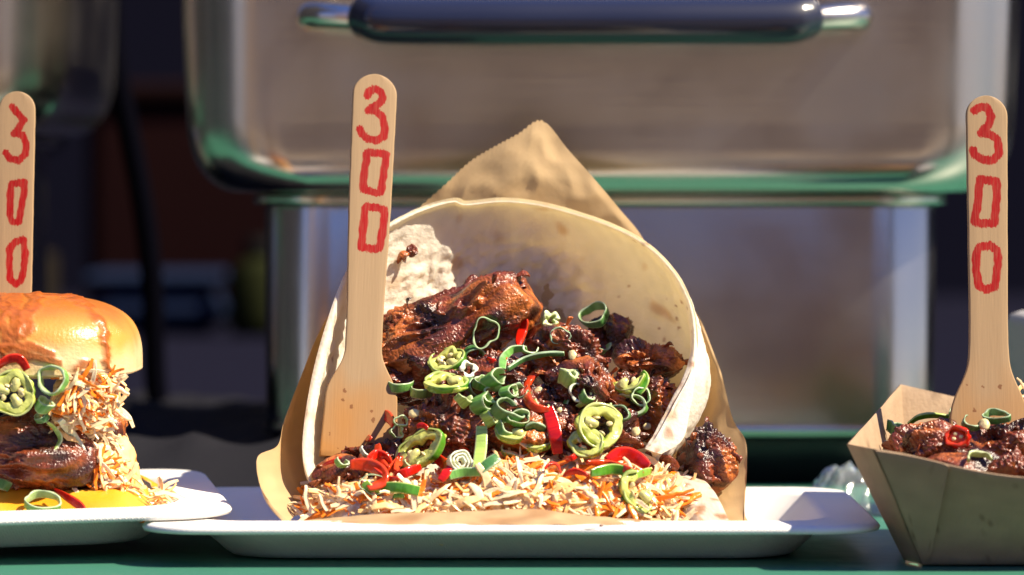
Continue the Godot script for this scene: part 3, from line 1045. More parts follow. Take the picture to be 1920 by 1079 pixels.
	for j in rows:
		for i in 260:
			var a := inner[j * 260 + mini(i + 1, 259)] - inner[j * 260 + maxi(i - 1, 0)]
			var b := inner[mini(j + 1, rows - 1) * 260 + i] - inner[maxi(j - 1, 0) * 260 + i]
			var n := b.cross(a).normalized()
			nrm.append(n)
	if nrm[(rows / 2) * 260 + 130].z < 0:
		for k in nrm.size(): nrm[k] = -nrm[k]
	var tp := PackedVector3Array()
	var tc := PackedColorArray()
	var thick := 0.0017
	var total := rows * 2
	for j in total:
		var back := j < rows
		var k := rows - 1 - j if back else j - rows
		var v := k / (rows - 1.0)
		for i in 260:
			var q := inner[k * 260 + i]
			var n := nrm[k * 260 + i]
			var m := q * 1000.0
			var bub := 0.00085 * ns(m, 30.0) + 0.0010 * ns(m + Vector3(50, 0, 0), 14.0) + 0.00035 * ns(m, 70.0)
			bub *= (1.0 - 0.7 * smoothstep(130.0, 180.0, float(i))) * (0.3 + 0.7 * smoothstep(0.08, 0.2, v)) * (1.0 - 0.6 * (1.0 - smoothstep(20.0, 60.0, float(i))))
			bub *= 0.25 + 0.75 * clampf(0.5 + 1.4 * ns(m + Vector3(0, 80, 0), 2.4), 0, 1)
			var end := 1.0 - pow(absf(2.0 * i / 259.0 - 1.0), 60.0)
			var t := thick * minf(1.0, sqrt(clampf(v * 40.0, 0, 1))) * end
			tp.append(q + n * (bub * smoothstep(0.0, 0.1, v)) - (n * t if back else Vector3.ZERO))
			var c := lin(0.93, 0.875, 0.76)
			var s := 1.0 + 0.05 * ns(m, 20.0)
			var sc := clampf((ns(m + Vector3(300, 0, 0), 9.0) - 0.52) * 4.0, 0, 1)
			c = c.lerp(lin(0.60, 0.36, 0.14), sc * 0.55)
			var speck := clampf((ns(m + Vector3(0, 500, 0), 30.0) - 0.74) * 7.0, 0, 1) * clampf(0.5 + 2.0 * ns(m, 3.0), 0, 1)
			c = c.lerp(lin(0.30, 0.10, 0.03), speck * 0.8)
			# sauce smears low on the right flap and low on the wall
			var sm := clampf((ns(m * Vector3(1, 0.5, 1) + Vector3(0, 0, 900), 9.0) - 0.15) * 2.0, 0, 1)
			var low := smoothstep(0.35, 0.75, v) if not back else 0.0
			c = c.lerp(lin(0.58, 0.27, 0.07), sm * low * 0.5)
			if i > 215 and v > 0.03 and not back:
				c = c.lerp(lin(0.40, 0.15, 0.04), clampf((ns(m, 16.0) - 0.35) * 3.0, 0, 1) * 0.7)
			tc.append(Color(c.r * s, c.g * s, c.b * s))
	var tg := Geo.new()
	tg.grid(tp, tc, 260, total, false, false)
	var bread := thing("flatbread", Vector3.ZERO, "white wheat flatbread standing open as a hood around the filling", "flatbread")
	part("hood", tg.mesh(), M.tortilla, bread)
	# lower flap that shows in front: a crescent at the left and a corner at the right
	var front := curve3([[585, 966, 42], [640, 970, 44], [720, 972, 45], [800, 970, 45], [900, 970, 45], [1000, 970, 45], [1100, 974, 45], [1200, 977, 45], [1290, 979, 44], [1340, 979, 43], [1367, 976, 42]], 140)
	var rear := curve3([[590, 930, 22], [640, 944, 34], [690, 939, 37], [740, 945, 36], [800, 930, 25], [900, 910, 15], [1000, 900, 12], [1100, 895, 10], [1200, 885, 10], [1258, 878, 12], [1302, 892, 16]], 140)
	var fp := PackedVector3Array()
	var fc := PackedColorArray()
	for j in 60:
		var back := j < 30
		var k := 29 - j if back else j - 30
		var v := k / 29.0
		for i in 140:
			var cres := exp(-pow((i - 19.0) / 11.0, 2.0)) + smoothstep(108.0, 118.0, i)
			var q := front[i].lerp(rear[i], v) + Vector3(0, 1, 0.4) * 0.0028 * sin(v * PI) + Vector3(0, -0.002, -0.004) * (1.0 - minf(cres, 1.0))
			var m := q * 1000.0
			q += Vector3(0, 0.7, 0.7) * 0.0004 * ns(m, 16.0) * smoothstep(0.0, 0.2, v)
			if back: q -= Vector3(0, 0.75, 0.65) * 0.0014 * sqrt(clampf(v * 10.0, 0, 1))
			fp.append(q)
			var c := lin(0.80, 0.74, 0.62)
			c = c.lerp(lin(0.42, 0.17, 0.045), clampf((ns(m + Vector3(20, 0, 0), 17.0) - 0.40) * 4.0, 0, 1) * 0.8)
			c = c.lerp(lin(0.60, 0.25, 0.04), clampf(0.32 - absf(ns(m, 4.0) - 0.1) * 4.0, 0, 1) * 2.0)
			fc.append(c)
	var fg := Geo.new()
	fg.grid(fp, fc, 140, 60)
	part("lower_flap", fg.mesh(), M.tortilla, bread)

# ------------------------------------------------------------------ meat
func chunk(px: float, py: float, z: float, r: Array, turn: float, sd: float, fibre: Vector3, ch: float, orange: float, label: String, shards := 18, rag := 1.0, big := true) -> void:
	var c := at(px, py, z * 0.001)
	var rr := Vector3(r[0], r[1], r[2]) * PX
	add_heap(c, rr * 1.02, turn)
	var o := solo("meat_chunk", meat_mesh(rr, sd, fibre, ch, orange, 170 if big else 90, 110 if big else 60, shards, rag), M.meat, c, label, "meat", "chunks of roasted meat")
	o.rotation.z = turn

func build_meat() -> void:
	chunk(850, 622, -6, [158, 84, 105], 0.36, 1.0, Vector3(1, 0.15, 0), -0.12, 0.10, "largest glazed meat chunk, uppermost beside the wooden fork", 34)
	chunk(790, 705, 0, [95, 58, 70], 0.1, 16.0, Vector3(1, 0, 0), 0.05, -0.05, "shaded meat chunk tucked under the largest one by the fork", 14)
	chunk(1050, 668, 2, [85, 55, 80], -0.2, 2.0, Vector3(0.8, -0.5, 0), -0.10, 0.10, "brown meat chunk under the single thin scallion ring in the middle", 26)
	chunk(930, 716, 8, [70, 50, 70], 0.1, 3.0, Vector3(1, 0, 0.2), 0.0, 0.0, "meat chunk below the largest one, covered by rolled scallion", 20)
	chunk(1146, 628, -20, [52, 46, 40], 0.5, 4.0, Vector3(0.3, 1, 0), 0.20, -0.15, "dark charred flake against the shaded flatbread wall", 14, 1.3)
	chunk(1225, 680, -6, [72, 34, 55], -0.15, 5.0, Vector3(1, 0.1, 0), 0.0, 0.06, "ragged meat piece pointing at the right flatbread wall", 30, 1.4)
	chunk(1205, 758, 6, [66, 66, 60], 0.2, 6.0, Vector3(0.4, 1, 0), 0.05, -0.05, "shaded meat chunk beside the right flap of flatbread", 22)
	chunk(1105, 735, 12, [72, 52, 70], -0.3, 7.0, Vector3(1, -0.4, 0), 0.02, 0.02, "shredded meat chunk in the middle behind the pale jalapeno", 30, 1.2)
	chunk(826, 800, 20, [94, 66, 80], 0.25, 8.0, Vector3(0.5, 0.8, 0), 0.10, -0.06, "dark craggy meat chunk in front of the fork", 30, 1.15)
	chunk(836, 735, 22, [24, 36, 24], -0.15, 9.0, Vector3(0, 1, 0), 0.12, -0.1, "dark pointed meat tip standing under the jalapeno rings", 10, 0.9, false)
	chunk(640, 880, 30, [58, 24, 34], 0.32, 10.0, Vector3(1, 0.3, 0), 0.08, -0.05, "small brown meat strip at the left end of the slaw", 16, 1.0, false)
	chunk(980, 800, 18, [100, 66, 70], 0.0, 11.0, Vector3(1, 0.2, 0), 0.05, 0.0, "broad meat chunk under the heap of scallions", 20)
	chunk(1100, 830, 22, [95, 55, 60], 0.1, 12.0, Vector3(1, 0, 0), 0.05, -0.03, "meat chunk under the large pale jalapeno slice", 16)
	chunk(720, 866, 20, [95, 44, 60], 0.1, 13.0, Vector3(1, 0, 0), 0.12, -0.1, "dark meat under the red chili curls", 16)
	chunk(1316, 868, 14, [56, 48, 50], -0.25, 14.0, Vector3(0.6, -0.8, 0), -0.06, 0.10, "round glazed meat chunk fallen outside the flatbread onto the paper", 14)
	chunk(1242, 868, 22, [36, 20, 24], -0.15, 15.0, Vector3(1, -0.2, 0), 0.02, 0.05, "small crumbly meat bit below the right flap", 16, 1.3, false)
	for sp in [[1127, 1001, 0.0635, 3.2, "brown sauce speck on the tray's front rim under the paper lip"], [1238, 989, 0.062, 2.0, "tiny brown speck on the sunlit front rim of the wrap's tray"], [420, 992, 0.062, 1.6, "tiny brown speck on the front rim near the burger's tray"]]:
		solo("sauce_speck", meat_mesh(Vector3(sp[3], sp[3] * 0.45, sp[3] * 0.8) * PX, sp[0] * 0.01, Vector3.RIGHT, 0.0, 0.1, 20, 14, 0, 0.1), M.sauce, Vector3(at(sp[0], sp[1], sp[2]).x, 0.0112, sp[2]), sp[4], "crumb", "specks on the tray rim")
	# crumbs
	var cr := at(774, 474, 0.0)
	var o := solo("meat_crumb", meat_mesh(Vector3(10, 12, 8) * PX, 31.0, Vector3(0, 1, 0), 0.2, -0.1, 40, 26, 3, 0.5), M.meat, at(774, 473, -0.0185), "single dark crumb stuck high on the flatbread beside the fork", "crumb")
	o.rotation.z = -0.6
	if cr.x > 9.0: o.queue_free()

# ------------------------------------------------------------------ slaw
func shred_geo(sd: float, length: float, wide: float, carrot: bool) -> Geo:
	var raw := PackedVector3Array()
	var rr := RandomNumberGenerator.new()
	rr.seed = int(sd * 97.0) + 3
	var bend := rr.randf_range(-0.9, 0.9)
	for k in 12:
		var t := k / 11.0 - 0.5
		raw.append(Vector3(t * length, bend * length * (0.25 - t * t) + rr.randf_range(-1, 1) * length * 0.015, rr.randf_range(-1, 1) * length * 0.015 + sin(t * 5.0 + sd) * length * 0.07))
	var nn := PackedVector3Array()
	var ax := PackedVector3Array()
	var tw := rr.randf_range(-1.2, 1.2)
	for k in 12:
		var t := (raw[mini(k + 1, 11)] - raw[maxi(k - 1, 0)]).normalized()
		var s := t.cross(Vector3(0, sin(tw * k / 11.0), cos(tw * k / 11.0))).normalized()
		ax.append(s)
		nn.append(s.cross(t).normalized())
	var g := Geo.new()
	var c := lin(0.92, 0.73, 0.45) if not carrot else lin(0.90, 0.235, 0.014)
	var d := 1.0 + rr.randf_range(-0.08, 0.08)
	var warm := rr.randf()
	if not carrot: c = c.lerp(lin(0.94, 0.52, 0.16), warm * warm * 0.9)
	c = Color(c.r * d, c.g * d, c.b * d)
	band(g, raw, nn, ax, wide * 0.32, wide, false, c, c * 1.05, c, 0.38, wide * 0.20, sd * 5.0)
	return g

func slaw_pile(called: String, label: String, where: Vector3, count: int, place: Callable, core: ArrayMesh, cabbage: Array, carrot: Array, carrot_share: float, sd: int) -> void:
	var t := thing(called, where, label, "slaw")
	if core:
		var cm := part("packed_slaw", core, M.slaw, t)
		cm.position = -where
		cm.set_meta("kind", "stuff")
	var rr := RandomNumberGenerator.new()
	rr.seed = sd
	for k in count:
		var is_c := rr.randf() < carrot_share
		var lot := carrot if is_c else cabbage
		var o := part("carrot_shred" if is_c else "cabbage_shred", lot[rr.randi() % lot.size()], M.slaw, t)
		var q: Array = place.call(rr)
		o.position = q[0] - where
		o.basis = lie(rr, q[1], q[2]).scaled_local(Vector3.ONE * rr.randf_range(0.75, 1.2) * (1.0 if called == "slaw_heap" else 0.72))

func lie(rr: RandomNumberGenerator, normal: Vector3, spread: float) -> Basis:
	var nrm := (normal + Vector3(rr.randf_range(-1, 1), rr.randf_range(-1, 1), rr.randf_range(-1, 1)) * spread).normalized()
	var tan := Vector3(rr.randf_range(-1, 1), rr.randf_range(-0.75, 0.75), rr.randf_range(-0.5, 0.5))
	tan = (tan - nrm * tan.dot(nrm)).normalized()
	return Basis(tan, nrm.cross(tan), nrm)

var cab := []
var car := []

func slaw_core(c: Vector3, r: Vector3, turn: float) -> ArrayMesh:
	var p := PackedVector3Array()
	var cc := PackedColorArray()
	for j in 40:
		var b := PI * j / 39.0
		for i in 60:
			var a := TAU * i / 60.0
			var d := Vector3(cos(a) * sin(b), cos(b), sin(a) * sin(b))
			var m := (c + d * r) * 1000.0
			p.append(c + Basis(Vector3(0, 0, 1), turn) * (d * r * (1.0 + 0.14 * ns(m, 24.0))))
			cc.append(lin(0.92, 0.64, 0.30).lerp(lin(0.95, 0.36, 0.05), clampf((ns(m + Vector3(9, 0, 0), 18.0) - 0.25) * 3.0, 0, 1)))
	var g := Geo.new()
	g.grid(p, cc, 60, 40, true)
	return g.mesh()

func slaw_surface(u: float, v: float) -> Vector3:
	# u along the front, v from the front edge up to the back
	var px := lerpf(572, 1292, u)
	var top := 905.0
	for s in [[0.0, 950.0], [0.05, 900.0], [0.1, 888.0], [0.2, 905.0], [0.3, 910.0], [0.42, 890.0], [0.5, 862.0], [0.6, 856.0], [0.68, 872.0], [0.8, 880.0], [0.92, 885.0], [1.0, 915.0]]:
		if s[0] <= u: top = s[1]
	# smooth top line
	var keys := [[0.0, 945.0], [0.05, 905.0], [0.1, 892.0], [0.2, 905.0], [0.3, 908.0], [0.42, 888.0], [0.5, 866.0], [0.6, 858.0], [0.68, 872.0], [0.8, 880.0], [0.92, 885.0], [1.0, 925.0]]
	for s in keys.size() - 1:
		if u >= keys[s][0] and u <= keys[s + 1][0]:
			top = lerpf(keys[s][1], keys[s + 1][1], (u - keys[s][0]) / (keys[s + 1][0] - keys[s][0]))
	var py := lerpf(963.0, top, v)
	var z := lerpf(0.0455, 0.028, v) + 0.0065 * sin(v * PI)
	z -= 0.010 * pow(absf(2.0 * u - 1.0), 4.0)
	return at(px, py, z)

func build_slaw() -> void:
	for k in 26: cab.append(shred_geo(k + 1.0, rng.randf_range(0.0075, 0.0165), 0.0010 + 0.0014 * pow(rng.randf(), 1.5), false))
	for k in 12: car.append(shred_geo(k + 50.0, rng.randf_range(0.007, 0.014), rng.randf_range(0.0009, 0.0018), true))
	var p := PackedVector3Array()
	var cc := PackedColorArray()
	for j in 40:
		for i in 160:
			var q := slaw_surface(i / 159.0, j / 30.0 if j <= 30 else 1.0)
			if j > 30: q += Vector3(0, -0.0006, -0.0022) * (j - 30)
			var m := q * 1000.0
			q += Vector3(0, 0.3, 0.9) * (-0.0003 + 0.0020 * ns(m, 24.0) + 0.0009 * ns(m, 60.0))
			p.append(q)
			var w := clampf(0.5 + ns(m, 25.0), 0, 1)
			var c := lin(0.92, 0.58, 0.24).lerp(lin(0.95, 0.74, 0.45), w)
			c = c.lerp(lin(0.75, 0.22, 0.03), clampf((ns(m + Vector3(9, 0, 0), 18.0) - 0.35) * 3.0, 0, 1))
			cc.append(c)
	var g := Geo.new()
	g.grid(p, cc, 160, 40)
	var put := func(rr: RandomNumberGenerator) -> Array:
		var u := rr.randf()
		var v := pow(rr.randf(), 0.9)
		var q := slaw_surface(u, v)
		return [q + Vector3(0, 0.3, 0.9) * rr.randf_range(-0.0008, 0.0006), Vector3(0, 0.5, 0.87).normalized(), 0.20]
	var rr2 := RandomNumberGenerator.new()
	rr2.seed = 99
	for k in 800:
		var q: Array = put.call(rr2)
		var lot := car if rr2.randf() < 0.22 else cab
		g.add(lot[rr2.randi() % lot.size()], lie(rr2, q[1], 0.25).scaled_local(Vector3.ONE * rr2.randf_range(0.55, 0.9)), q[0] + Vector3(0, -0.3, -0.9) * 0.0007)
	for k in cab.size(): cab[k] = cab[k].mesh()
	for k in car.size(): car[k] = car[k].mesh()
	slaw_pile("slaw_heap", "long heap of shredded cabbage and carrot along the flatbread front", slaw_surface(0.5, 0.0), 300, put, g.mesh(), cab, car, 0.42, 5)
	# toppings may rest on the slaw
	for k in 9:
		var c := slaw_surface((k + 0.5) / 9.0, 0.55)
		add_heap(c + Vector3(0, 0, -0.010), Vector3(0.009, 0.0085, 0.0115))

# ------------------------------------------------------------------ forks
func build_forks() -> void:
	var three := [[687, 183], [691, 173], [702, 169], [712, 174], [716, 187], [709, 197], [695, 206], [689, 211], [702, 210], [716, 222], [720, 244], [717, 261], [704, 268], [688, 265], [677, 256], [673, 247]]
	var zero := [[686, 294], [690, 290], [722, 293], [722, 300], [717, 335], [712, 366], [706, 367], [679, 361], [681, 335], [686, 296]]
	var zero2 := [[683, 398], [686, 393], [718, 398], [719, 410], [715, 440], [710, 471], [700, 473], [676, 471], [678, 445], [683, 400]]
	fork(Vector2(704, 140), Vector2(672, 860), -0.014, 0.020, [[0, 41.5], [41.5, 41.5], [260, 39.5], [470, 33.5], [520, 34, 1], [610, 66], [760, 74]], 0.16, [three, zero, zero2], 14.5, 1.0, "tallest wooden fork marked 300 in red, stuck in the wrap", 1.0)
	var t2 := [[22, 202], [30, 212], [44, 226], [36, 240], [25, 252], [42, 256], [48, 272], [46, 292], [34, 303], [18, 300], [9, 288]]
	var z2 := [[20, 348], [44, 343], [44, 360], [38, 400], [34, 417], [22, 418], [17, 405], [18, 370], [20, 348]]
	var z3 := [[17, 468], [28, 456], [42, 452], [46, 475], [44, 505], [38, 528], [28, 535], [18, 525], [16, 495], [17, 468]]
	fork(Vector2(32, 172), Vector2(22, 640), -0.022, -0.008, [[0, 35], [35, 35], [500, 35]], 0.08, [t2, z2, z3], 13.0, 2.0, "wooden fork marked 300 in red, standing in the burger bun", 0.0)
	var t3 := [[1826, 210], [1836, 203], [1850, 203], [1858, 220], [1852, 236], [1838, 252], [1856, 254], [1870, 264], [1872, 288], [1862, 302], [1845, 303], [1826, 294], [1823, 285]]
	var z4 := [[1836, 340], [1868, 342], [1868, 370], [1864, 420], [1840, 423], [1826, 420], [1832, 385], [1836, 340]]
	var z5 := [[1829, 480], [1835, 468], [1855, 464], [1869, 472], [1870, 500], [1864, 540], [1848, 547], [1834, 540], [1829, 510], [1829, 480]]
	fork(Vector2(1850, 180), Vector2(1856, 850), 0.000, 0.020, [[0, 39], [39, 39], [300, 37], [440, 36], [490, 38, 1], [610, 74], [700, 78]], 0.12, [t3, z4, z5], 15.5, 3.0, "wooden fork marked 300 in red, standing in the paper boat", 0.6)

const SC := "chopped scallion pieces"
const CH := "sliced red chilies"
const JA := "sliced green jalapenos"

func build_toppings() -> void:
	scallion(910, 626, 27, 9, Vector3(0.1, 0.1, 1), "mid", "clover-shaped thin scallion ring on the largest meat chunk", {"wob": 0.22, "wall": 4.5, "squash": 1.0, "lift": 8})
	scallion(888, 668, 17, 26, Vector3(0.35, -0.3, 1), "dark", "short dark scallion tube just below the clover-shaped ring", {"lift": 14})
	scallion(1113, 597, 30, 22, Vector3(-0.38, 0.62, 0.62), "dark", "large dark scallion ring perched highest against the flatbread wall", {"squash": 0.8, "lift": 16})
	scallion(1030, 606, 14, 24, Vector3(0.25, 0.4, 0.9), "light", "stubby pale green scallion piece left of the large dark ring", {"wall": 14, "lift": 12})
	strip("scallion_strip", [[942, 692], [944, 672], [962, 656], [988, 655]], 16, 5, 0.5, "mid", "hooked green scallion band below the upright red chili sliver", "scallion", SC, {"taper": 0.2})
	strip("scallion_strip", [[952, 693], [984, 674], [1020, 665], [1058, 664]], 11, 6, 0.9, "dark", "long thin scallion strip pointing at the loose seed", "scallion", SC, {"taper": 0.2, "lift": 16})
	scallion(1050, 632, 21, 5, Vector3(0, 0.2, 1), "dark", "thin dark scallion ring lying flat on a smooth brown chunk", {"squash": 0.72, "wall": 3.5, "lift": 6})
	scallion(1127, 650, 18, 22, Vector3(0.5, 0.5, 0.6), "dark", "folded dark scallion leaf beside the shaded charred flake", {"arc": 0.6, "lift": 10})
	scallion(1066, 714, 19, 36, Vector3(0.30, 0.88, 0.32), "light", "thick pale ridged scallion stump in the middle of the filling", {"layers": 2, "lift": 14, "wall": 7})
	scallion(1088, 740, 20, 6, Vector3(0.2, 0.2, 1), "white", "white scallion curl under the pale ridged stump", {"arc": 0.75, "wall": 6, "lift": 14})
	scallion(1079, 771, 27, 18, Vector3(0.5, 0.15, 0.8), "mid", "upright green scallion loop above the large pale jalapeno slice", {"squash": 1.0, "lift": 14})
	scallion(1176, 766, 36, 18, Vector3(-0.35, 0.35, 0.85), "mid", "widest green scallion loop near the right flap", {"squash": 0.72, "wall": 8, "lift": 12})
	scallion(1201, 747, 19, 15, Vector3(0.2, 0.2, 1), "mid", "small green scallion ring touching the widest loop", {"lift": 10})
	scallion(1160, 782, 21, 14, Vector3(-0.4, 0.3, 0.8), "dark", "dark scallion ring nested inside the widest loop", {"squash": 0.8, "lift": 16})
	scallion(926, 720, 25, 36, Vector3(0.75, 0.45, 0.4), "mid", "rolled scallion tube at the top of the green cluster", {"squash": 0.6, "lift": 30})
	scallion(905, 762, 23, 38, Vector3(0.85, 0.4, 0.3), "mid", "rolled scallion tube at the left of the green cluster", {"squash": 0.8, "lift": 18})
	scallion(950, 776, 26, 34, Vector3(0.55, 0.6, 0.5), "dark", "crumpled dark scallion roll at the heart of the green cluster", {"wob": 0.25, "lift": 18})
	scallion(884, 732, 22, 30, Vector3(0.85, 0.2, 0.5), "dark", "dark scallion roll next to the stacked jalapeno rings", {"lift": 14})
	scallion(945, 812, 20, 28, Vector3(0.6, 0.8, 0.3), "mid", "short scallion tube below the green cluster", {"lift": 16})
	scallion(925, 748, 21, 26, Vector3(0.2, 0.5, 0.8), "mid", "open scallion ring between two rolled tubes", {"lift": 20, "wob": 0.16})
	scallion(980, 738, 18, 24, Vector3(-0.4, 0.5, 0.7), "dark", "dark scallion bit left of the curled red chili", {"arc": 0.7, "lift": 12})
	scallion(1012, 760, 19, 22, Vector3(0.6, 0.6, 0.4), "light", "pale scallion bit in the bend of the curled red chili", {"arc": 0.6, "lift": 8})
	scallion(748, 724, 27, 22, Vector3(0.1, 0.95, 0.3), "mid", "green-edged scallion leaf at the neck of the fork", {"arc": 0.5, "roll": -0.1, "lift": 12})
	scallion(792, 736, 26, 24, Vector3(0.1, 1.0, 0.3), "light", "pale striped scallion leaf beside the dark meat tip", {"arc": 0.5, "roll": -0.1, "lift": 16})
	scallion(878, 700, 15, 20, Vector3(0.2, 0.5, 0.8), "white", "white scallion lump at the end of the upper jalapeno ring", {"wall": 12, "lift": 14})
	scallion(752, 792, 12, 10, Vector3(0.2, 0.2, 1), "mid", "upper one of two tiny joined scallion rings on dark meat", {"wob": 0.18, "wall": 4, "lift": 8})
	scallion(744, 812, 13, 12, Vector3(0.4, 0.2, 1), "mid", "lower one of two tiny joined scallion rings on dark meat", {"wob": 0.22, "wall": 4, "lift": 8})
	scallion(966, 848, 27, 16, Vector3(0.1, 0.75, 0.6), "light", "pale green scallion ring at the top edge of the slaw", {"lift": 14})
	scallion(862, 872, 25, 20, Vector3(0.45, 0.4, 0.8), "white", "white layered scallion slice on the slaw", {"layers": 3, "wall": 5, "lift": 14})
	strip("scallion_strip", [[842, 893], [870, 886], [902, 886]], 17, 4, 0.3, "mid", "green scallion strip lying under the white layered slice", "scallion", SC, {"taper": 0.15})
	strip("scallion_strip", [[903, 800], [902, 838], [896, 880]], 22, 4, 0.1, "light", "upright light green scallion strip in front of the green cluster", "scallion", SC, {"taper": 0.1, "lift": 20})
	strip("scallion_strip", [[934, 858], [918, 868], [900, 884]], 22, 5, 0.4, "dark", "dark scallion strip at the foot of the upright light strip", "scallion", SC, {"taper": 0.2})
	scallion(699, 912, 24, 6, Vector3(0.2, 0.3, 1), "dark", "thin scallion hoop lying on the left part of the slaw", {"wall": 3, "lift": 12})
	strip("scallion_strip", [[586, 828], [590, 843], [596, 860]], 28, 6, 0.15, "mid", "flat green scallion piece between flatbread edge and fork", "scallion", SC, {"taper": 0.1})
	scallion(655, 830, 15, 12, Vector3(0.2, 0.8, 0.6), "mid", "small frayed scallion curl on the foot of the fork", {"arc": 0.55, "roll": 2.6, "lift": 10})
	scallion(690, 848, 15, 14, Vector3(0.4, 0.6, 0.6), "white", "pale scallion scrap between two red chilies", {"arc": 0.6, "lift": 12})
	strip("scallion_strip", [[986, 806], [1000, 800], [1022, 806]], 22, 5, 0.9, "dark", "dark scallion strip left of the flat red ribbon", "scallion", SC, {"taper": 0.5, "lift": 14})
	scallion(1085, 755, 15, 18, Vector3(0.7, 0.5, 0.4), "light", "small pale scallion triangle behind the upright loop", {"arc": 0.4, "lift": 10})

	scallion(868, 752, 17, 26, Vector3(0.7, 0.6, 0.3), "light", "pale scallion bit left of the rolled tubes", {"arc": 0.6, "lift": 14})
	scallion(905, 724, 16, 22, Vector3(0.3, 0.85, 0.4), "mid", "short scallion bit just above the left rolled tube", {"lift": 20, "wob": 0.18})
	scallion(955, 742, 20, 28, Vector3(0.9, 0.3, 0.3), "mid", "sideways scallion tube at the right of the green cluster", {"squash": 0.6, "lift": 22})
	scallion(972, 790, 18, 24, Vector3(0.3, 0.4, 0.85), "mid", "open scallion ring low at the right of the green cluster", {"lift": 18, "wob": 0.16})
	scallion(918, 790, 17, 26, Vector3(0.8, 0.5, 0.3), "light", "pale scallion bit at the bottom of the green cluster", {"lift": 18})
	scallion(995, 655, 16, 12, Vector3(0.2, 0.5, 0.8), "mid", "small scallion arc above the long thin strip", {"arc": 0.55, "lift": 10})
	scallion(1098, 748, 15, 22, Vector3(0.6, 0.75, 0.3), "mid", "short scallion bit right of the white curl", {"lift": 12})
	scallion(1130, 760, 16, 14, Vector3(0.3, 0.4, 0.85), "light", "pale scallion arc between two green loops", {"arc": 0.6, "lift": 10})
	scallion(640, 868, 13, 16, Vector3(0.5, 0.6, 0.5), "mid", "green scallion bit on the small brown meat strip", {"arc": 0.6, "lift": 10})
	scallion(772, 872, 15, 16, Vector3(0.2, 0.7, 0.6), "light", "pale scallion bit under the big dark jalapeno ring", {"arc": 0.6, "lift": 12})
	strip("chili_slice", [[690, 862], [706, 852], [722, 858], [734, 872]], 18, 6, 0.6, "red", "red chili curl crowded beside the hook-shaped one", "chili", CH, {"taper": 0.5, "lift": 26})
	strip("chili_slice", [[742, 884], [748, 868], [762, 862], [778, 868]], 16, 6, 0.5, "redin", "red chili arc tucked under the big dark jalapeno ring", "chili", CH, {"taper": 0.5, "lift": 20})
	strip("chili_slice", [[668, 828], [680, 820], [694, 824]], 16, 6, 0.3, "red", "short red chili piece under the dark jalapeno strip", "chili", CH, {"taper": 0.4, "lift": 20})
	strip("chili_slice", [[606, 872], [622, 866], [640, 858]], 8, 4, 0.6, "red", "slender red chili sliver on the small brown meat strip", "chili", CH, {"taper": 0.7, "lift": 12})
	strip("chili_slice", [[700, 878], [724, 896], [748, 898]], 9, 5, 0.5, "red", "slender red chili sliver above the straight jalapeno strip", "chili", CH, {"taper": 0.7, "lift": 24})
	strip("chili_slice", [[860, 850], [868, 842], [880, 846]], 8, 4, 0.5, "redin", "slender red chili bit above the white layered slice", "chili", CH, {"taper": 0.6, "lift": 14})
	strip("chili_slice", [[940, 660], [948, 668], [944, 680]], 9, 5, 0.5, "redin", "slender red chili bit behind the hooked scallion band", "chili", CH, {"taper": 0.6, "lift": 6})
	strip("chili_slice", [[820, 884], [832, 892], [846, 888]], 12, 5, 0.4, "red", "short red chili tip at the edge of the white layered slice", "chili", CH, {"taper": 0.5, "lift": 10})

	jalapeno(840, 688, 38, 25, Vector3(-0.32, 0.78, 0.52), "jal", "glossy jalapeno ring on top of its stack beside the largest chunk", {"seeds": 6, "lift": 26, "squash": 0.95})
	jalapeno(836, 724, 42, 16, Vector3(0.0, 0.92, 0.40), "jal", "lower jalapeno ring of the stack, behind the dark meat tip", {"seeds": 0, "lift": 14, "squash": 0.8})
	jalapeno(1124, 806, 46, 22, Vector3(0.28, 0.35, 0.9), "jalpale", "largest pale jalapeno slice with visible membranes", {"squash": 0.95, "wall": 7, "lift": 22, "seeds": 4})
	jalapeno(1100, 840, 36, 20, Vector3(-0.2, 0.5, 0.82), "jalpale", "pale jalapeno slice overlapping the largest one from below", {"squash": 0.75, "lift": 26, "seeds": 3})
	jalapeno(790, 848, 52, 22, Vector3(-0.45, 0.42, 0.75), "jal", "big dark green jalapeno ring leaning in front of the craggy meat", {"squash": 0.62, "wall": 9, "lift": 22, "seeds": 2, "roll": 0.5})
	jalapeno(1178, 716, 34, 18, Vector3(-0.25, 0.55, 0.8), "jalpale", "jalapeno crescent at the right edge of the filling", {"arc": 0.5, "roll": 0.3, "lift": 14, "seeds": 1})
	jalapeno(958, 818, 28, 18, Vector3(0.1, 0.75, 0.65), "jalpale", "yellow-green jalapeno half below the scallion cluster", {"arc": 0.55, "roll": -0.1, "lift": 18, "seeds": 1})
	jalapeno(1006, 834, 28, 18, Vector3(0.0, 0.8, 0.6), "jalpale", "jalapeno half left of the flat red ribbon's end", {"arc": 0.55, "roll": -0.1, "lift": 14, "seeds": 1})
	jalapeno(1196, 924, 40, 22, Vector3(0.2, 0.2, 1), "jal", "lowest jalapeno slice with seeds, standing on the slaw", {"arc": 0.62, "roll": -0.9, "lift": 12, "seeds": 6, "wall": 9})
	strip("jalapeno_strip", [[1108, 888], [1148, 880], [1188, 888]], 20, 6, 0.35, "jal", "shiny jalapeno strip below the glossy red wedge", "jalapeno", JA, {"taper": 0.3, "lift": 14})
	strip("jalapeno_strip", [[1182, 894], [1202, 889], [1219, 884]], 15, 6, 0.2, "jalpale", "pale end of a jalapeno strip right of the glossy red wedge", "jalapeno", JA, {"taper": 0.1})
	strip("jalapeno_strip", [[718, 914], [750, 915], [786, 922]], 20, 6, 0.1, "jal", "straight jalapeno strip lying on the left part of the slaw", "jalapeno", JA, {"taper": 0.1, "lift": 18})
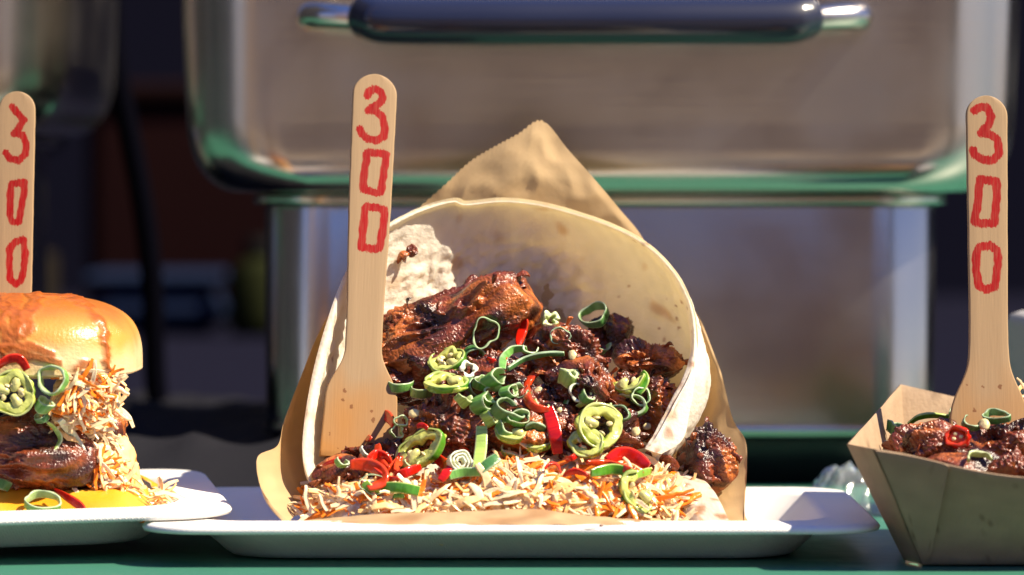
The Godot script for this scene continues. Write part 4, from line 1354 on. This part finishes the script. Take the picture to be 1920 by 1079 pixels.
	strip("jalapeno_strip", [[684, 905], [692, 916], [712, 924]], 18, 6, 0.5, "jalpale", "small curved jalapeno strip inside the thin scallion hoop", "jalapeno", JA, {"taper": 0.3})
	strip("jalapeno_strip", [[728, 932], [744, 930], [758, 931]], 9, 5, 0.2, "jal", "tiny jalapeno scrap under the straight strip", "jalapeno", JA, {"taper": 0.3})
	strip("jalapeno_strip", [[674, 818], [696, 808], [722, 797]], 19, 6, 0.15, "jal", "dark green jalapeno strip across the foot of the fork", "jalapeno", JA, {"taper": 0.1, "lift": 18})
	strip("jalapeno_strip", [[1204, 698], [1208, 714], [1198, 738]], 20, 5, 0.4, "jal", "upright jalapeno rind behind the crescent", "jalapeno", JA, {"taper": 0.5})

	strip("chili_slice", [[1018, 693], [1000, 705], [988, 725], [989, 748], [1004, 764], [1030, 769]], 17, 9, 0.55, "redin", "curled red chili hook at the centre of the filling", "chili", CH, {"taper": 0.4, "lift": 20})
	strip("chili_slice", [[1028, 764], [1035, 790], [1042, 820], [1046, 852]], 25, 4, 0.1, "red", "flat smooth red chili ribbon hanging below the hook", "chili", CH, {"taper": 0.25, "lift": 20, "twist": 0.5})
	strip("chili_slice", [[1138, 866], [1162, 852], [1190, 857], [1216, 876]], 26, 10, 0.25, "red", "thick glossy red chili wedge on the slaw", "chili", CH, {"taper": 0.35, "lift": 18, "bow": 10})
	strip("chili_slice", [[1100, 868], [1140, 870], [1178, 882], [1206, 889]], 15, 7, 0.4, "redin", "rough inner side of red chili just under the glossy wedge", "chili", CH, {"taper": 0.5, "lift": 12})
	strip("chili_slice", [[1022, 880], [1030, 871], [1044, 872], [1052, 888]], 6, 5, 1.1, "red", "thin red chili curl on the middle of the slaw", "chili", CH, {"taper": 0.5, "lift": 10})
	strip("chili_slice", [[1055, 894], [1077, 884], [1104, 892]], 12, 6, 0.5, "red", "small red chili arc right of the thin curl", "chili", CH, {"taper": 0.8, "lift": 10})
	strip("chili_slice", [[988, 598], [979, 622], [971, 650]], 20, 8, 0.3, "red", "upright pointed red chili sliver at the end of the largest chunk", "chili", CH, {"taper": 0.9, "lift": 12})
	strip("chili_slice", [[672, 806], [698, 792], [722, 780], [738, 796]], 22, 7, 0.5, "red", "highest red chili curl on the foot of the fork", "chili", CH, {"taper": 0.4, "lift": 14})
	strip("chili_slice", [[630, 838], [655, 844], [684, 838], [702, 818]], 22, 7, 0.4, "redin", "red chili arc lying below the dark jalapeno strip", "chili", CH, {"taper": 0.4, "lift": 14})
	strip("chili_slice", [[708, 834], [711, 862], [728, 884], [748, 866], [752, 850]], 20, 7, 0.4, "redin", "hook-shaped red chili left of the big dark jalapeno ring", "chili", CH, {"taper": 0.5, "lift": 18})
	strip("chili_slice", [[656, 872], [688, 872], [714, 886], [714, 906], [690, 916]], 26, 7, 0.5, "redin", "largest red chili loop, above the thin scallion hoop", "chili", CH, {"taper": 0.4, "lift": 18})
	strip("chili_slice", [[806, 850], [822, 862], [838, 880], [826, 902]], 20, 7, 0.4, "red", "bent red chili right of the big dark jalapeno ring", "chili", CH, {"taper": 0.4, "lift": 16})
	strip("chili_slice", [[732, 898], [758, 888], [788, 876]], 18, 6, 0.3, "red", "red chili strip below the big dark jalapeno ring", "chili", CH, {"taper": 0.4, "lift": 14})
	strip("chili_slice", [[578, 862], [592, 866], [606, 858]], 20, 6, 0.2, "red", "red chili scrap at the left edge under a green piece", "chili", CH, {"taper": 0.2})
	strip("chili_slice", [[612, 852], [622, 843], [632, 838]], 16, 6, 0.2, "red", "red chili tip behind the small meat strip", "chili", CH, {"taper": 0.3})
	strip("chili_slice", [[782, 800], [792, 798], [802, 804]], 10, 5, 0.2, "red", "tiny red chili fleck above the big dark jalapeno ring", "chili", CH, {"taper": 0.3})
	strip("chili_slice", [[1060, 862], [1075, 858], [1084, 848]], 11, 6, 0.4, "red", "short red chili tip left of the lower pale jalapeno", "chili", CH, {"taper": 0.5, "lift": 16})
	strip("chili_slice", [[905, 668], [915, 676], [930, 678]], 12, 5, 0.4, "red", "red chili peeking out between tube and hooked scallion", "chili", CH, {"taper": 0.4, "lift": 6})

	loose_seed(776, 777, "loose seed on the dark meat below the pointed tip", 1.1)
	loose_seed(1010, 737, "loose seed held in the curl of the red hook", 1.2)
	loose_seed(1073, 668, "loose round seed at the tip of the long scallion strip", 1.1)
	loose_seed(1192, 812, "loose seed by the edge of the right flap", 1.1)
	loose_seed(1213, 802, "loose seed nearest to the right flap", 0.9)
	loose_seed(908, 822, "loose yellow seed left of the green cluster's base", 0.9)
	loose_seed(1048, 770, "loose seed right of the flat red ribbon's top", 0.8)

func build_burger() -> void:
	# bottom bun and cheese
	var bb := solo("bun_bottom", box_rounded(Vector3(0.078, 0.011, 0.070), 0.005), M.bun, Vector3(at(15, 900, 0.0).x, 0.006, -0.004), "bottom half of the burger bun under the cheese", "bun")
	bb.material_override = std(0.6, lin(0.66, 0.44, 0.20), false)
	var cp := PackedVector3Array()
	var cc := PackedColorArray()
	var ctr := Vector3(at(20, 930, 0.004).x, 0.0180, -0.004)
	for j in 40:
		var back := j < 20
		var k := 19 - j if back else j - 20
		var v := k / 19.0
		for i in 60:
			var u := i / 59.0
			var x := lerpf(-0.044, 0.043, u)
			var z := lerpf(0.041, -0.035, v)
			var edge := maxf(absf(x) / 0.044, absf(z - 0.004) / 0.041)
			var y := -0.0060 * smoothstep(0.66, 1.0, edge) + 0.0016 * ns(Vector3(x, 0, z) * 1000.0, 5.0)
			cp.append(Vector3(x + 0.002 * ns(Vector3(0, 0, z) * 1000.0, 5.0), y - (0.0028 if back else 0.0), z))
			cc.append(lin(0.82, 0.33, 0.016).lerp(lin(0.86, 0.46, 0.05), clampf(0.5 + ns(Vector3(x, 0, z) * 1000.0, 6.0), 0, 1)))
	var g := Geo.new()
	g.grid(cp, cc, 60, 40, false, true)
	solo("cheese_slice", g.mesh(), M.cheese, ctr, "melted orange cheese slice at the bottom of the burger", "cheese")
	add_heap(Vector3(ctr.x, 0.0085, -0.004), Vector3(0.046, 0.0135, 0.045))
	# meat
	chunk(60, 850, 8, [165, 82, 175], 0.0, 21.0, Vector3(1, 0.2, 0), 0.06, -0.02, "big seared meat patty in the burger", 22)
	chunk(185, 812, 10, [55, 50, 70], 0.2, 22.0, Vector3(0.5, 1, 0), -0.05, 0.06, "brown meat end sticking out at the burger's side", 18)
	chunk(215, 860, 4, [36, 36, 50], 0.3, 23.0, Vector3(0.7, 1, 0), 0.12, -0.1, "small dark meat bit behind the burger's hanging slaw", 12, 1.2, false)
	# top bun
	var bc := at(15, 690, 0.002)
	var br := Vector3(250, 136, 248) * PX
	var p := PackedVector3Array()
	var pc := PackedColorArray()
	var ex := 3.1
	var drips := [[[[120, 556], [150, 570], [170, 585], [184, 610], [192, 640], [198, 668], [204, 692]], 9.0], [[[184, 600], [196, 640], [203, 690]], 12.0], [[[60, 552], [64, 566], [52, 590], [46, 616], [40, 630]], 26.0], [[[30, 553], [26, 580], [34, 606], [22, 640]], 24.0], [[[6, 552], [8, 575], [2, 600], [8, 628], [0, 655]], 20.0], [[[0, 655], [30, 650], [64, 654], [96, 668]], 15.0], [[[20, 668], [46, 664], [80, 676], [112, 684]], 14.0], [[[70, 552], [110, 556], [150, 571]], 10.0], [[[146, 690], [156, 682], [166, 687]], 14.0]]
	for j in 150:
		var b := PI * j / 149.0
		for i in 300:
			var a := TAU * i / 300.0
			var d := Vector3(cos(a) * sin(b), cos(b), sin(a) * sin(b))
			var k := pow(pow(absf(d.x), ex) + pow(absf(d.y), ex) + pow(absf(d.z), ex), -1.0 / ex)
			var q := d * k
			if q.y < 0: q.y *= 0.10
			var m := q * br * 1000.0
			var dent := 1.0 + 0.018 * ns(m, 1.8) + 0.006 * ns(m, 6.0)
			p.append(q * br * dent)
			var h := clampf(q.y + 0.20 * ns(m, 2.2) + 0.05 * ns(m, 12.0), 0, 1)
			var c := lin(0.82, 0.60, 0.31).lerp(lin(0.66, 0.30, 0.058), smoothstep(0.10, 0.46, h)).lerp(lin(0.46, 0.145, 0.022), smoothstep(0.42, 0.88, h))
			if q.y < 0.02: c = lin(0.78, 0.60, 0.34)
			c *= 1.0 + 0.06 * ns(m, 16.0)
			if q.z > 0.0 and q.y > 0.0:
				var w := proj(bc + q * br)
				w += Vector2(ns(m, 14.0), ns(m + Vector3(50, 0, 0), 14.0)) * 7.0 + Vector2(ns(m, 50.0), ns(m + Vector3(0, 50, 0), 50.0)) * 3.0
				for dr in drips:
					var dm := 1e9
					for k2 in dr[0].size() - 1:
						dm = minf(dm, seg_dist(w, Vector2(dr[0][k2][0], dr[0][k2][1]), Vector2(dr[0][k2 + 1][0], dr[0][k2 + 1][1])))
					var cov := clampf((dr[1] * 0.5 - dm) / 5.0 + 0.5, 0, 1)
					if cov > 0.0:
						c = c.lerp(lin(0.40, 0.095, 0.012) * (1.0 + 0.3 * ns(m, 40.0)), cov * 0.88)
						p[p.size() - 1] += d * 0.0005 * cov
			pc.append(c)
	var bg := Geo.new()
	bg.grid(p, pc, 300, 150, true)
	var bun := thing("burger_bun", bc, "shiny golden top bun with brown sauce running down", "bun")
	var crust := part("crust", bg.mesh(), M.bun, bun)
	heap.append([bc, br, Basis(), ex])
	# slaw spilling out
	add_heap(at(160, 745, 0.010), Vector3(62, 52, 135) * PX)
	add_heap(at(205, 880, 0.012), Vector3(54, 92, 110) * PX, 0.25)
	var put := func(rr: RandomNumberGenerator) -> Array:
		var px := rr.randf_range(112, 216)
		var py := rr.randf_range(700, 792)
		return [hit(px, py) + Vector3(0, 0.2, 1) * rr.randf_range(-0.001, 0.001), Vector3(0.25, 0.2, 0.95).normalized(), 0.3]
	slaw_pile("burger_slaw", "slaw packed between top bun and patty of the burger", at(160, 745, 0.025), 120, put, slaw_core(at(160, 745, 0.010), Vector3(60, 50, 132) * PX, 0.0), cab, car, 0.38, 15)
	var put2 := func(rr: RandomNumberGenerator) -> Array:
		var t := rr.randf()
		var px := lerpf(140, 215, t) + rr.randf_range(-38, 42)
		var py := lerpf(800, 950, t) + rr.randf_range(-15, 15)
		return [hit(px, py) + Vector3(0, 0.2, 1) * rr.randf_range(-0.0008, 0.0012), Vector3(0.3, 0.25, 0.9).normalized(), 0.3]
	slaw_pile("burger_slaw", "slaw strands hanging down the burger's side onto the cheese", at(190, 880, 0.025), 95, put2, slaw_core(at(205, 880, 0.012), Vector3(50, 88, 106) * PX, 0.25), cab, car, 0.38, 16)
	var put3 := func(rr: RandomNumberGenerator) -> Array:
		var px := 302.0 + rr.randfn(0.0, 22.0)
		var h := clampf(1.0 - absf(px - 300.0) / 44.0, 0, 1)
		return [at(px, 952.0 - rr.randf() * 40.0 * h, rr.randf_range(0.010, 0.026)), Vector3(0.1, 0.8, 0.5).normalized(), 0.5]
	slaw_pile("slaw_crumbs", "few slaw shreds dropped on the tray right of the burger", at(305, 935, 0.0), 38, put3, null, cab, car, 0.06, 17)
	# toppings
	strip("chili_slice", [[-8, 690], [14, 674], [36, 674], [50, 694]], 17, 6, 0.5, "red", "red chili arc under the edge of the burger bun", "chili", CH, {"taper": 0.2, "lift": 14})
	jalapeno(24, 744, 46, 22, Vector3(0.05, 0.15, 1), "jalpale", "pale jalapeno ring hanging out of the burger", {"squash": 0.9, "seeds": 7, "lift": 20, "spokes": 3})
	scallion(100, 718, 29, 22, Vector3(-0.35, 0.3, 0.9), "mid", "green scallion loop right under the burger bun", {"squash": 0.9, "wall": 7, "lift": 18})
	scallion(84, 766, 15, 28, Vector3(0.5, 0.7, 0.4), "mid", "short dark green scallion tube below the burger's loop", {"lift": 16})
	scallion(78, 786, 13, 16, Vector3(-0.4, 0.7, 0.5), "dark", "tiny dark scallion ring on the burger patty", {"lift": 12})
	strip("scallion_strip", [[88, 792], [104, 806], [112, 826], [96, 850], [86, 872]], 10, 4, 0.7, "light", "wavy pale scallion strip on the burger patty", "scallion", SC, {"lift": 14})
	strip("scallion_strip", [[112, 788], [134, 814], [156, 846]], 15, 6, 0.4, "white", "straight white scallion stick slanting over the burger patty", "scallion", SC, {"taper": 0.3, "lift": 18})
	strip("scallion_strip", [[-6, 906], [8, 910], [18, 914]], 20, 5, 0.2, "dark", "dark scallion scrap at the foot of the burger patty", "scallion", SC, {"taper": 0.1})
	scallion(82, 950, 36, 20, Vector3(0.05, 0.85, 0.5), "mid", "flat scallion ring lying on the burger's cheese", {"squash": 0.75, "lift": 26})
	strip("chili_slice", [[102, 918], [130, 936], [150, 950], [164, 966]], 16, 6, 0.4, "red", "pointed red chili slice lying on the cheese", "chili", CH, {"taper": 0.8, "lift": 62, "twist": 0.3})
	scallion(184, 936, 31, 13, Vector3(0.0, 0.85, 0.55), "mid", "scallion ring at the right edge of the cheese", {"squash": 0.6, "lift": 16})
	scallion(206, 957, 15, 16, Vector3(0.2, 0.5, 0.8), "light", "pale scallion bit beside the ring at the cheese's right edge", {"arc": 0.6, "lift": 30})
	strip("chili_slice", [[262, 948], [274, 943], [286, 950]], 12, 7, 0.3, "red", "red chili crumb on the tray next to the burger", "chili", CH, {"taper": 0.6})

func panel(top: PackedVector3Array, low: PackedVector3Array, thick: float, nu := 24, nv := 14) -> ArrayMesh:
	var a := smooth(top, nu) if top.size() > 2 else PackedVector3Array()
	var b := smooth(low, nu) if low.size() > 2 else PackedVector3Array()
	if a.is_empty():
		for i in nu: a.append(top[0].lerp(top[1], i / (nu - 1.0)))
	if b.is_empty():
		for i in nu: b.append(low[0].lerp(low[1], i / (nu - 1.0)))
	var n := (a[nu - 1] - a[0]).cross(b[0] - a[0]).normalized()
	if n.length() < 0.5: n = (a[nu - 1] - a[0]).cross(b[nu - 1] - a[0]).normalized()
	var p := PackedVector3Array()
	var cc := PackedColorArray()
	for j in nv * 2:
		var back := j < nv
		var k := nv - 1 - j if back else j - nv
		var v := k / (nv - 1.0)
		for i in nu:
			var q := a[i].lerp(b[i], v)
			var m := q * 1000.0
			p.append(q + n * (thick * (0.5 if back else -0.5)) + n * 0.0002 * ns(m, 4.0))
			var s := 1.0 + 0.08 * ns(m, 14.0) + 0.08 * ns(m * Vector3(1, 4, 1), 8.0)
			var c := lin(0.36, 0.25, 0.15) * s
			c = c.lerp(lin(0.10, 0.05, 0.02), clampf((ns(m + Vector3(77, 0, 0), 40.0) - 0.72) * 5.0, 0, 0.6))
			cc.append(c)
	var g := Geo.new()
	g.grid(p, cc, nu, nv * 2, false, true)
	return g.mesh()

func build_boat() -> void:
	var boat := thing("paper_boat", Vector3.ZERO, "brown card food boat at the right with flared walls", "food boat")
	var f := at(1640, 842, 0.078)
	var a := at(1590, 833, 0.058)
	var b := at(1690, 722, -0.036)
	var d := Vector3(at(1730, 1066, 0.060).x, 0.0008, 0.060)
	var d2 := d + Vector3(-0.0035, 0, -0.012)
	var e := Vector3(d.x + 0.004, 0.0008, -0.022)
	var rf := at(2260, 842, 0.078)
	var ra := at(2310, 833, 0.058)
	var rb := at(2200, 722, -0.036)
	var rd := d + Vector3(0.068, 0, 0)
	var re := Vector3(rd.x - 0.004, 0.0008, -0.022)
	var ft := PackedVector3Array([f, at(1700, 853, 0.0785), at(1800, 877, 0.079), at(1920, 896, 0.079), at(2060, 892, 0.079), rf])
	part("front_wall", panel(ft, PackedVector3Array([d, rd]), 0.0006, 60, 20), M.card, boat)
	part("glued_flap", panel(PackedVector3Array([f + Vector3(0.0005, -0.0004, 0.0008), at(1700, 854, 0.0793), at(1768, 870, 0.0797), at(1779, 877, 0.0797)]), PackedVector3Array([d + Vector3(0.0002, 0.001, 0.0008), d + Vector3(0.001, 0.001, 0.0008), d + Vector3(0.002, 0.001, 0.0008)]), 0.0006, 30, 14), M.card, boat)
	part("corner_gusset", panel(PackedVector3Array([a, f]), PackedVector3Array([d2, d]), 0.0006, 8, 14), M.card, boat)
	part("side_wall", panel(PackedVector3Array([b, (a + b) * 0.5 + Vector3(-0.001, -0.0012, 0), a]), PackedVector3Array([e, d2]), 0.0006, 24, 14), M.card, boat)
	part("back_wall", panel(PackedVector3Array([b, at(1760, 738, -0.038), at(1830, 752, -0.039), at(1950, 764, -0.039), at(2080, 752, -0.038), rb]), PackedVector3Array([e, re]), 0.0006, 40, 14), M.card, boat)
	part("side_wall", panel(PackedVector3Array([ra, rb]), PackedVector3Array([rd, re]), 0.0006, 24, 14), M.card, boat)
	part("corner_gusset", panel(PackedVector3Array([rf, ra]), PackedVector3Array([rd, rd + Vector3(0.003, 0, -0.01)]), 0.0006, 8, 14), M.card, boat)
	part("floor", panel(PackedVector3Array([e, re]), PackedVector3Array([d, rd]), 0.0006, 12, 8), M.card, boat)
	# filling
	chunk(1750, 850, 36, [70, 52, 54], 0.12, 41.0, Vector3(1, 0.2, 0), 0.06, 0.0, "seared meat chunk at the left end of the paper boat", 14)
	chunk(1868, 846, 34, [82, 58, 64], -0.1, 42.0, Vector3(1, -0.3, 0), 0.05, 0.02, "seared meat chunk under the fork in the paper boat", 14)
	chunk(1800, 878, 50, [70, 34, 40], 0.1, 43.0, Vector3(1, 0, 0), 0.02, 0.05, "low meat chunk behind the boat's front wall", 12)
	chunk(1905, 895, 52, [60, 40, 40], 0.0, 44.0, Vector3(1, 0.5, 0), -0.06, 0.10, "orange-brown meat chunk at the boat's front edge", 10)
	chunk(1830, 850, 12, [150, 52, 90], 0.0, 45.0, Vector3(1, 0.5, 0), 0.05, 0.0, "meat layer filling the bottom of the paper boat", 6)
	strip("jalapeno_strip", [[1704, 796], [1724, 783], [1752, 779], [1784, 784]], 12, 6, 0.9, "jal", "arched jalapeno strip at the left in the paper boat", "jalapeno", JA, {"taper": 0.2, "lift": 30, "bow": 8})
	scallion(1787, 790, 11, 30, Vector3(0.1, 1, 0.2), "mid", "upright scallion stub at the end of the arched jalapeno strip", {"lift": 36})
	scallion(1676, 806, 14, 26, Vector3(0.3, 0.9, 0.2), "mid", "frayed scallion tube in the left corner of the paper boat", {"wob": 0.2, "lift": 10})
	scallion(1662, 822, 15, 12, Vector3(0.3, 0.4, 0.8), "light", "pale scallion curl in the left corner of the paper boat", {"arc": 0.6, "lift": 8})
	var p := hit(1794, 824) + Vector3(0, 0.35, 0.94) * 0.0016
	var c := thing("chili_ring", p, "round slice of red chili with seeds in the paper boat", "chili", CH)
	c.basis = facing(Vector3(-0.25, 0.35, 0.9))
	part("rind", ring_mesh(0.0030, 0.0030, 0.0010, 0.8, 0.03, 3.0, "red"), M.pepper, c)
	var pg := Geo.new()
	pg.fan_ball(Vector3.ZERO, Vector3(0.0027, 0.0009, 0.0021), lin(0.66, 0.07, 0.016), 20, 10)
	part("pith", pg.mesh(), M.pith, c)
	for k in 3:
		var sdm := part("seed", seed_mesh(k + 5.0, 0.45), M.pith, c)
		sdm.position = Vector3(cos(k * 2.2) * 0.0012, 0.0009, sin(k * 2.2) * 0.0008)
	scallion(1822, 796, 20, 18, Vector3(0.4, 0.7, 0.5), "dark", "grey-green scallion leaf left of the boat's pale seed", {"arc": 0.7, "lift": 12})
	scallion(1868, 786, 26, 18, Vector3(-0.2, 0.8, 0.5), "dark", "wide dark scallion leaf at the foot of the boat's fork", {"squash": 0.6, "lift": 14})
	scallion(1840, 786, 13, 16, Vector3(0.1, 0.5, 0.9), "light", "pale round scallion slice at the foot of the boat's fork", {"wall": 10, "lift": 18})
	scallion(1915, 790, 18, 22, Vector3(0.5, 0.6, 0.5), "light", "pale scallion piece at the right edge of the paper boat's filling", {"lift": 12})
	loose_seed(1846, 798, "loose pale seed on the meat in the paper boat", 1.3)
	scallion(1836, 868, 24, 18, Vector3(0.2, 0.75, 0.6), "light", "pale scallion half ring low behind the boat's front edge", {"arc": 0.5, "roll": 3.2, "lift": 14})
	var put := func(rr: RandomNumberGenerator) -> Array:
		var px := rr.randf_range(1888, 2010)
		var py := rr.randf_range(735, 800)
		return [at(px, py, rr.randf_range(-0.012, 0.004)), Vector3(0.1, 0.4, 0.9).normalized(), 0.4]
	slaw_pile("boat_slaw", "orange and cream slaw behind the fork in the paper boat", at(1940, 770, -0.004), 60, put, null, cab, car, 0.45, 18)
	# things beyond the boat
	var jar := thing("grey_napkin_box", Vector3(at(2010, 700, -0.1).x, 0, -0.1), "pale grey box behind the paper boat", "box")
	part("box_wall", box_rounded(Vector3(0.035, 0.062, 0.05), 0.004), std(0.7, lin(0.34, 0.33, 0.33), false), jar)
